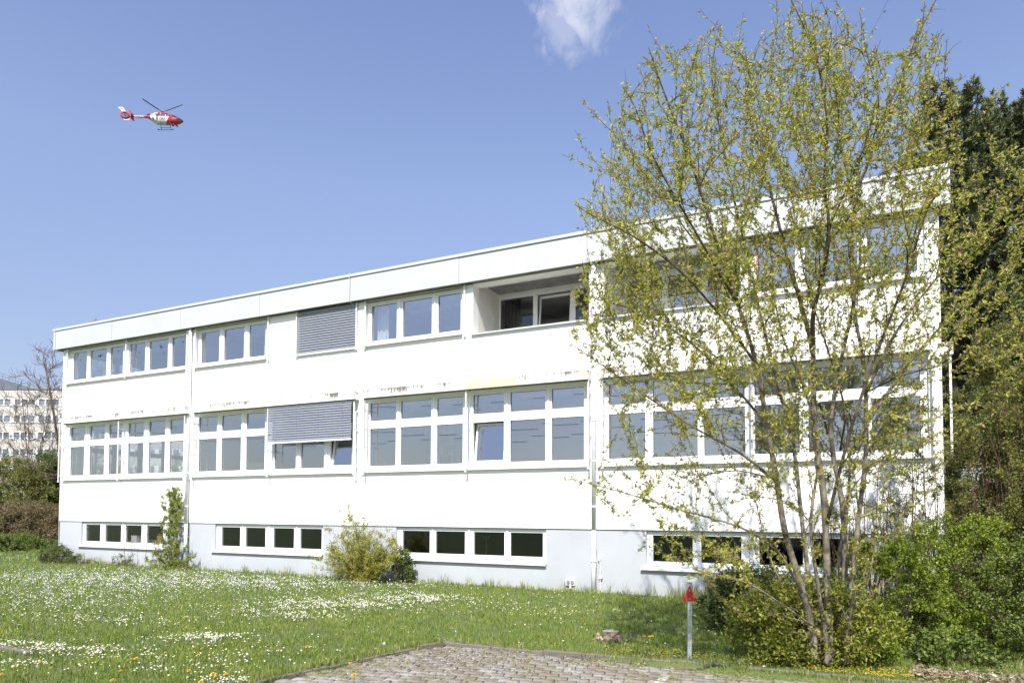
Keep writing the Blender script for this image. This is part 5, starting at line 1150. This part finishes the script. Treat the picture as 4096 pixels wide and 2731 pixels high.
# ------------------------------------------------------------------ marker post and stump
M['zinc'] = mat('zinc', (.42, .45, .48), .45, metal=.55, noise=12, col2=(.34, .37, .40)); M['red'] = mat('red', (.45, .02, .02), .3, noise=25, col2=(.32, .015, .015)); M['steel'] = mat('steel', (.5, .5, .5), .3, metal=1, noise=9, col2=(.4, .4, .4))
q = ground(1583, 1513, .05); q[2] = gz(q[0], q[1]); T = tag(empty('marker_post', tuple(q), R(24)), 'square grey metal post with a red triangular reflector at its top behind the kerb', 'post')
m = MB(); m.box(-.03, .03, -.03, .03, -.1, 1.09); m.box(-.033, .033, -.033, .033, 1.0905, 1.10); o = m.build('post', M['zinc'], T, bevel=.004); o.rotation_euler = (0, R(.8), 0)
m = MB(); tri = [(-.10, .83), (.10, .83), (.014, 1.03), (0, 1.045), (-.014, 1.03)]; n = 5
m.add([(x, -.046, z) for x, z in tri]+[(x, -.034, z) for x, z in tri], [tuple(range(n)), tuple(range(2*n-1, n-1, -1))]+[(i, i+n, (i+1) % n+n, (i+1) % n) for i in range(n)])
o = m.build('reflector', M['red'], T, bevel=.003); m = MB()
for z in (.985, .865): m.tube([(0, -.050, z), (0, -.0465, z)], .010, 8)
m.build('screw', M['steel'], o)
M['wood'] = mat('wood', (.30, .235, .165), .9, noise=14, col2=(.10, .075, .055), bump=(25, .9, .02), detail=8); M['cut'] = mat('cut', (.36, .34, .30), .9, noise=9, col2=(.25, .23, .20)); M['fungus'] = mat('fungus', (.45, .36, .30), .9, noise=12, col2=(.30, .21, .16))
def stump():
    q = ground(1403, 1468, .09); q[2] = gz(q[0], q[1]); T = tag(empty('tree_stump', tuple(q)), 'small rotting tree stump with a pale flat cut in the lawn', 'tree stump'); m = MB(); na, nz_ = 28, 7; vs = []
    for j in range(nz_):
        f = j/(nz_-1)
        for k in range(na):
            a = 2*math.pi*k/na; r = .105+.075*(1-f)**1.5+.022*math.sin(a*3+f*2)+.02*math.sin(a*7+f*5)*(1-f*.6)+random.gauss(0, .009); vs.append((math.cos(a)*r*1.15, math.sin(a)*r, -.03+f*.20))
    m.add(vs, [(j*na+k, j*na+(k+1) % na, (j+1)*na+(k+1) % na, (j+1)*na+k) for j in range(nz_-1) for k in range(na)]); m.build('stump_side', M['wood'], T)
    m = MB(); top = vs[-na:]; m.add([(x*1.03, y*1.03, .171) for x, y, z in top]+[(x, y, .182) for x, y, z in top], [tuple(range(na, 2*na))]+[(k, (k+1) % na, na+(k+1) % na, na+k) for k in range(na)]); m.build('cut_face', M['cut'], T)
    m = MB()
    for k in range(34):
        a = rng.uniform(-2.9, .3); r = rng.uniform(.15, .27); s_ = rng.uniform(.02, .05); c = np.array([math.cos(a)*r*1.15, math.sin(a)*r, rng.uniform(0, .07)]); v = rng.normal(size=3); v /= np.linalg.norm(v)
        m.tube([c-v*s_, c, c+v*s_], [s_*.25, s_*.5, s_*.2], 5)
    m.build('wood_crumbs', M['wood'], T); m = MB()
    for k in range(9): a = rng.uniform(-2.9, -1.9); c = np.array([math.cos(a)*.2, math.sin(a)*.18, .03+.09*rng.random()]); m.tube([c, c+[-.01, -.02, .012], c+[-.015, -.04, .012]], [.01, .03, .02], 8)
    m.build('bracket_fungus', M['fungus'], T, smooth=True)
    q = ground(1455, 1461, .09); T = tag(empty('stump_splinter', (q[0], q[1], float(gz(q[0], q[1])))), 'broken brown wood splinter standing in the grass right of the stump', 'wood splinter'); m = MB()
    for k in range(5): x = (k-2)*.022; m.tube([(x, 0, -.02), (x*1.3, .01, .06), (x*1.8+random.gauss(0, .01), .01, .09+.07*random.random())], [.014, .011, .002], 5)
    m.build('splinter', M['wood'], T)
stump()
# white board caught in the thicket right of the corner
a, b = at(2200, 1083, 14.2), at(2262, 1072, 14.0); T = tag(empty('white_board', tuple((a+b)/2), math.atan2((b-a)[1], (b-a)[0])), 'white slatted board sticking out of the thicket right of the building', 'board'); L_ = np.linalg.norm(b-a)
m = MB()
for k in range(4): m.box(-L_/2, L_/2, k*.1, k*.1+.085, -.02, .015)
m.build('slat_panel', M['white'], T, bevel=.004); m = MB(); m.box(-L_/2+.03, -L_/2+.07, .01, .38, -.05, -.021); m.box(L_/2-.07, L_/2-.03, .01, .38, -.05, -.021); m.tube([(.12, .15, -.05), (.0, .2, -1.2), (-.1, .2, -2.8)], .02, 6); m.tube([(.1, .1, .02), (.22, .1, .45)], .014, 5); m.build('frame', M['bark_grey'], T)

# ------------------------------------------------------------------ rescue helicopter
def helicopter():
    hub = at((440+1500/7.127)/K, (380+505/7.127)/K, 118.); los = hub-CAM; az = math.atan2(los[1], los[0])
    # nose points to the right of the line of sight; local x = nose, y = left side (away from the camera), z = up
    T = tag(empty('rescue_helicopter', tuple(hub)), 'red and white rescue helicopter flying in the blue sky at the upper left', 'helicopter')
    T.rotation_mode = 'XYZ'; T.rotation_euler = (R(0), R(-14.5), az-math.pi/2+R(-2)); T.scale = (.80,)*3
    M['hred'] = mat('hred', (.50, .035, .045), .25, noise=.8, col2=(.44, .03, .035)); M['hwhite'] = mat('hwhite', (.78, .79, .78), .25, noise=.8, col2=(.72, .73, .72)); M['hdark'] = mat('hdark', (.025, .03, .04), .25, noise=3, col2=(.04, .045, .05))
    M['hglass'] = mat('hglass', (.05, .07, .09), .04, noise=2, col2=(.10, .12, .15), spec=1.); M['hmetal'] = mat('hmetal', (.05, .05, .06), .5, noise=5, col2=(.08, .08, .09))
    mats = [M['hwhite'], M['hred'], M['hglass'], M['hdark']]
    # cabin sections: x, z centre, half width, half height up, half height down   (hub at origin, nose +x)
    sec = [(3.72, -1.92, .03, .03, .03), (3.6, -1.88, .22, .16, .2), (3.3, -1.82, .46, .34, .42), (2.8, -1.72, .68, .60, .72), (2.2, -1.62, .82, .86, .92), (1.5, -1.56, .90, 1.0, 1.04), (.6, -1.54, .93, 1.04, 1.08), (-.4, -1.54, .93, 1.04, 1.08),
           (-1.3, -1.5, .90, 1.0, 1.0), (-2.0, -1.38, .80, .86, .78), (-2.6, -1.18, .62, .58, .46), (-3.0, -1.02, .42, .38, .22), (-3.3, -.95, .26, .26, .20)]
    N_ = 36; xs_ = np.linspace(sec[0][0], sec[-1][0], 60); S_ = np.array(sec)[::-1]; V = []
    for x in xs_:
        zc, hw, hu, hd = [np.interp(x, S_[:, 0], S_[:, k]) for k in (1, 2, 3, 4)]
        for k in range(N_):
            a = 2*math.pi*k/N_; c, s_ = math.cos(a), math.sin(a); p = .72; V.append((x, math.copysign(abs(c)**p, c)*hw, zc+math.copysign(abs(s_)**p, s_)*(hu if s_ > 0 else hd)))
    m = MB(); m.v = [tuple(v) for v in V]
    for i in range(59):
        for k in range(N_):
            f = (i*N_+k, i*N_+(k+1) % N_, (i+1)*N_+(k+1) % N_, (i+1)*N_+k); c = np.mean([V[q] for q in f], 0); x, z = c[0], c[2]
            win = (-1.65 < x < 2.95) and (z > -1.32-.04*(x-.5)-.10*max(0, x-1.5)) and (z < -.80-.10*max(0, x-1.2)-.22*max(0, x-2.0)) and not any(abs(x-b) < .06 for b in (.28, 1.35, 2.0)) and abs(c[1]) > .25
            shield = x > 1.9 and z > -1.45-.20*max(0, x-2.4) and z > -2.0+0 and x < 3.2
            if x > 3.25 or (x > 2.7 and z < -1.55 and z > -1.95-(x-2.7)*.1): mt = 3
            elif win or shield: mt = 2
            elif z > -.95: mt = 1
            elif x > .9+(-1.3-z)*-.6: mt = 1
            elif z > -.9 and x < -2.3: mt = 1
            elif x < -2.75: mt = 1
            else: mt = 0
            m.f.append(f); m.m.append(mt)
    m.f += [tuple(range(N_)), tuple(59*N_+k for k in range(N_))[::-1]]; m.m += [3, 1]
    m.build('cabin', mats, T, smooth=True)
    def loft(sec, n, name, mt, nx_=24, p=.8):
        S_ = np.array(sec); x0 = np.linspace(S_[0, 0], S_[-1, 0], nx_); m = MB(); V = []
        o = np.argsort(S_[:, 0]); S2 = S_[o]
        for x in x0:
            zc, hw, hh = [np.interp(x, S2[:, 0], S2[:, k]) for k in (1, 2, 3)]
            for k in range(n): a = 2*math.pi*k/n; c, s_ = math.cos(a), math.sin(a); V.append((x, math.copysign(abs(c)**p, c)*hw, zc+math.copysign(abs(s_)**p, s_)*hh))
        m.add(V, [(i*n+k, i*n+(k+1) % n, (i+1)*n+(k+1) % n, (i+1)*n+k) for i in range(nx_-1) for k in range(n)]+[tuple(range(n)), tuple((nx_-1)*n+k for k in range(n))[::-1]]); return m.build(name, mt, T, smooth=True)
    loft([(1.5, -.62, .12, .06), (.95, -.5, .45, .22), (.3, -.42, .6, .32), (-.8, -.42, .62, .34), (-1.6, -.5, .55, .32), (-2.3, -.68, .42, .30), (-3.0, -.86, .30, .25), (-3.4, -.92, .24, .22)], 20, 'engine_cowling', M['hred'])
    loft([(-3.0, -.93, .27, .26), (-4.5, -.90, .20, .21), (-6.6, -.84, .15, .17)], 16, 'tail_boom', M['hred'])
    # ducted tail rotor
    m = MB(); cx_, cz = -7.45, -.62; n = 36; V = []
    def ring(ro, ri, w):
        for k in range(n):
            a = 2*math.pi*k/n; c, s_ = math.cos(a), math.sin(a); ex = ro*(1.12 if c > 0 else 1.02)
            V.extend([(cx_+c*ri, -w*1.3, cz+s_*ri), (cx_+c*ex, -w*.35, cz+s_*ro), (cx_+c*ex, w*.35, cz+s_*ro), (cx_+c*ri, w*1.3, cz+s_*ri)])
    ring(.86, .56, .20); f = []
    for k in range(n):
        a, b = 4*k, 4*((k+1) % n); f += [(a+j, a+(j+1) % 4, b+(j+1) % 4, b+j) for j in range(4)]
    m.add(V, f); m.build('fenestron_shroud', M['hred'], T, smooth=False)
    m = MB(); m.tube([(cx_, -.12, cz), (cx_, .14, cz)], .12, 12)
    for k in range(10):
        a = 2*math.pi*k/10+.1; c, s_ = math.cos(a), math.sin(a); m.add([(cx_+c*.1-s_*.03, -.02, cz+s_*.1+c*.03), (cx_+c*.1+s_*.03, .02, cz+s_*.1-c*.03), (cx_+c*.54+s_*.03, .02, cz+s_*.54-c*.03), (cx_+c*.54-s_*.03, -.02, cz+s_*.54+c*.03)], [(0, 1, 2, 3)])
    m.build('tail_rotor', M['hmetal'], T)
    def fin(poly, name, mt, w=.07):
        m = MB(); n = len(poly); m.add([(x, -w, z) for x, z in poly]+[(x, w, z) for x, z in poly], [tuple(range(n)), tuple(range(2*n-1, n-1, -1))]+[(i, i+n, (i+1) % n+n, (i+1) % n) for i in range(n)]); return m.build(name, mt, T, bevel=.03)
    fin([(-6.95, -.05), (-7.75, .12), (-8.38, 1.08), (-7.45, 1.10)], 'vertical_fin', M['hwhite'])
    fin([(-7.0, -1.35), (-7.95, -1.28), (-7.9, -1.55), (-7.7, -1.66), (-6.85, -1.62), (-6.7, -1.45)], 'lower_fin', M['hwhite'])
    m = MB(); m.box(-6.35, -5.85, -1.25, 1.25, -.86, -.80); m.build('stabiliser', M['hred'], T)
    for y in (-1.27, 1.22):
        o = fin([(-5.75, -1.18), (-6.05, -1.18), (-6.62, -.25), (-6.3, -.22)], 'endplate', M['hred'], .02); o.location = (0, y, 0)
    # main rotor
    m = MB(); m.tube([(0, 0, -.3), (0, 0, .12)], .09, 10); m.tube([(0, 0, .04), (0, 0, .16)], .28, 14); m.build('rotor_hub', M['hmetal'], T)
    for k in range(4):
        a = R(48+90*k); c, s_ = math.cos(a), math.sin(a); m = MB(); Lr = 5.4; st = [(.2, .05), (.9, .06), (1.2, .14), (4.9, .14), (5.4, .07)]; V = []
        for r, w in st:
            z = .10+.014*r*r*.55-c*r*.12
            for sy, dz in ((-w, -.006), (w, .006)): V += [(c*r-s_*sy, s_*r+c*sy, z+dz-.015), (c*r-s_*sy, s_*r+c*sy, z+dz+.015)]
        f = []
        for i in range(len(st)-1):
            b = 4*i; f += [(b, b+2, b+6, b+4), (b+1, b+5, b+7, b+3), (b, b+4, b+5, b+1), (b+2, b+3, b+7, b+6)]
        m.add(V, f+[(0, 1, 3, 2), (16, 18, 19, 17)]); m.build('rotor_blade', M['hmetal'], T)
    # skids
    for sy in (-1, 1):
        m = MB(); y = sy*1.12; m.tube([(-1.75, y, -3.12), (-1.5, y, -3.16), (1.05, y, -3.16), (1.4, y, -3.10), (1.6, y, -2.95)], .055, 8); m.tube([(-1.2, y*.97, -2.72), (1.0, y*.97, -2.72)], .045, 6)
        m.tube([(-1.75, y, -3.05), (-1.25, y, -3.14)], [.12, .05], 8)
        m.build('skid', M['hmetal'], T)
    for x in (-.95, .95):
        m = MB(); m.tube([(x, -1.12, -3.16), (x, -.85, -2.62), (x, -.4, -2.5), (x, .4, -2.5), (x, .85, -2.62), (x, 1.12, -3.16)], .05, 8); m.build('cross_tube', M['hmetal'], T)
    m = MB(); m.tube([(2.0, 0, -2.4), (2.0, 0, -2.85)], .05, 6); m.tube([(2.0, .1, -2.85), (2.2, .1, -2.72)], .13, 10); m.tube([(2.2, -.1, -2.95), (2.4, -.1, -3.05)], .16, 10); m.tube([(1.6, -.2, -2.95), (1.2, -.2, -2.95)], .14, 10); m.build('searchlight', M['hmetal'], T)
    m = MB(); m.box(-2.35, -2.1, -.83, -.76, -1.9, -1.35); m.build('air_intake', M['hdark'], T); m = MB(); m.tube([(-3.2, -.32, -.62), (-2.5, -.3, -.55)], .14, 10); m.build('exhaust', M['hdark'], T)
    m = MB(); m.tube([(-4.6, 0, -1.1), (-4.6, 0, -1.9)], .012, 4); m.tube([(2.2, 0, -.75), (2.2, 0, -.45)], .012, 4); m.build('antenna', M['hdark'], T)
    def text(body, size, loc, mt, name='lettering', ital=0.):
        cu = bpy.data.curves.new(name, 'FONT'); cu.body = body; cu.size = size; cu.extrude = .004; cu.offset = .008*size/.4; cu.shear = ital; cu.align_x = 'CENTER'; tmp = bpy.data.objects.new(name, cu); COL.objects.link(tmp)
        bpy.context.view_layer.update(); me = bpy.data.meshes.new_from_object(tmp); bpy.data.objects.remove(tmp); me.materials.clear(); me.materials.append(mt)
        o = link_mesh(name, me, T); o.location = loc; o.rotation_euler = (R(90), 0, 0); return o
    text('NOTARZT', .42, (-4.75, -.245, -1.05), M['hwhite']); text('DRF', .62, (-.55, -.965, -1.98), M['hred'], ital=.25); text('D-HDSG', .34, (-1.0, -.66, -.60), M['hwhite']); text('Luftrettung', .22, (2.0, -.90, -1.72), M['hwhite']); text('DRF', .26, (-7.75, -.11, .62), M['hred'], ital=.25)
    m = MB()
    for k in range(3): m.box(-1.75+.1*k, -1.25, -.955, -.935, -1.60-.1*k, -1.565-.1*k)
    m.build('wing_mark', M['hred'], T)
helicopter()

# bird silhouettes stuck to the upper panes
def bird_sticker(x, z, s, rot):
    x, z = gx(x), gzz(z); out = [(-1, .15), (-.45, .32), (-.1, .12), (0, .3), (.1, .12), (.45, .36), (1, .1), (.45, .06), (.14, -.1), (.12, -.5), (0, -.42), (-.12, -.5), (-.14, -.1), (-.45, .06)]
    c, q = math.cos(rot), math.sin(rot); P = [(x+s*(a*c-b*q), z+s*(a*q+b*c)) for a, b in out]; n = len(P); m = MB()
    m.add([(a, GY-.012, b) for a, b in P]+[(x, GY-.012, z)], [(i, (i+1) % n, n) for i in range(n)]); m.build('bird_sticker', M['gasket'], B)
for a in ((1.35, 7.80, .05, .3), (1.70, 7.55, .05, -.4), (2.52, 7.84, .13, .25), (3.55, 7.92, .05, .5), (3.3, 7.5, .05, 0), (4.7, 7.75, .05, .4), (5.85, 7.83, .11, -.5), (6.95, 7.90, .06, .2), (6.0, 7.6, .05, .9)): bird_sticker(*a)
# single labels for the dandelions that stand out
for key, (u, v) in {'yellow dandelion nearest the red-topped post, on its right side': (1583+26, 1477), 'leftmost of the yellow dandelions just right of the tree stump': (1475, 1449), 'big yellow dandelion rightmost of the cluster right of the stump': (1497, 1451),
                    'large yellow dandelion growing on the paving beside the left kerb': (813, 1536), 'yellow dandelion on the kerb where the left kerb meets the long one': (960, 1489)}.items():
    q = ground(u, v, .2); c = min((o for o in COL.objects if o.get('category') == 'dandelion'), key=lambda o: (o.location[0]-q[0])**2+(o.location[1]-q[1])**2); c['label'] = key

# overhead cables across the road behind the camera; the upper panes mirror them
for zc, lab in ((7.1, 'lower overhead cable behind the camera, mirrored in the panes'), (7.9, 'middle overhead cable behind the camera, mirrored in the panes'), (9.6, 'upper overhead cable behind the camera, mirrored in the panes')):
    m = MB(); m.tube([(x, -24-.06*x, zc+((x-10)/45)**2*1.4) for x in np.linspace(-45, 65, 40)], .018, 5); tag(m.build('overhead_cable', M['gasket']), lab, 'cable', 'overhead cables')
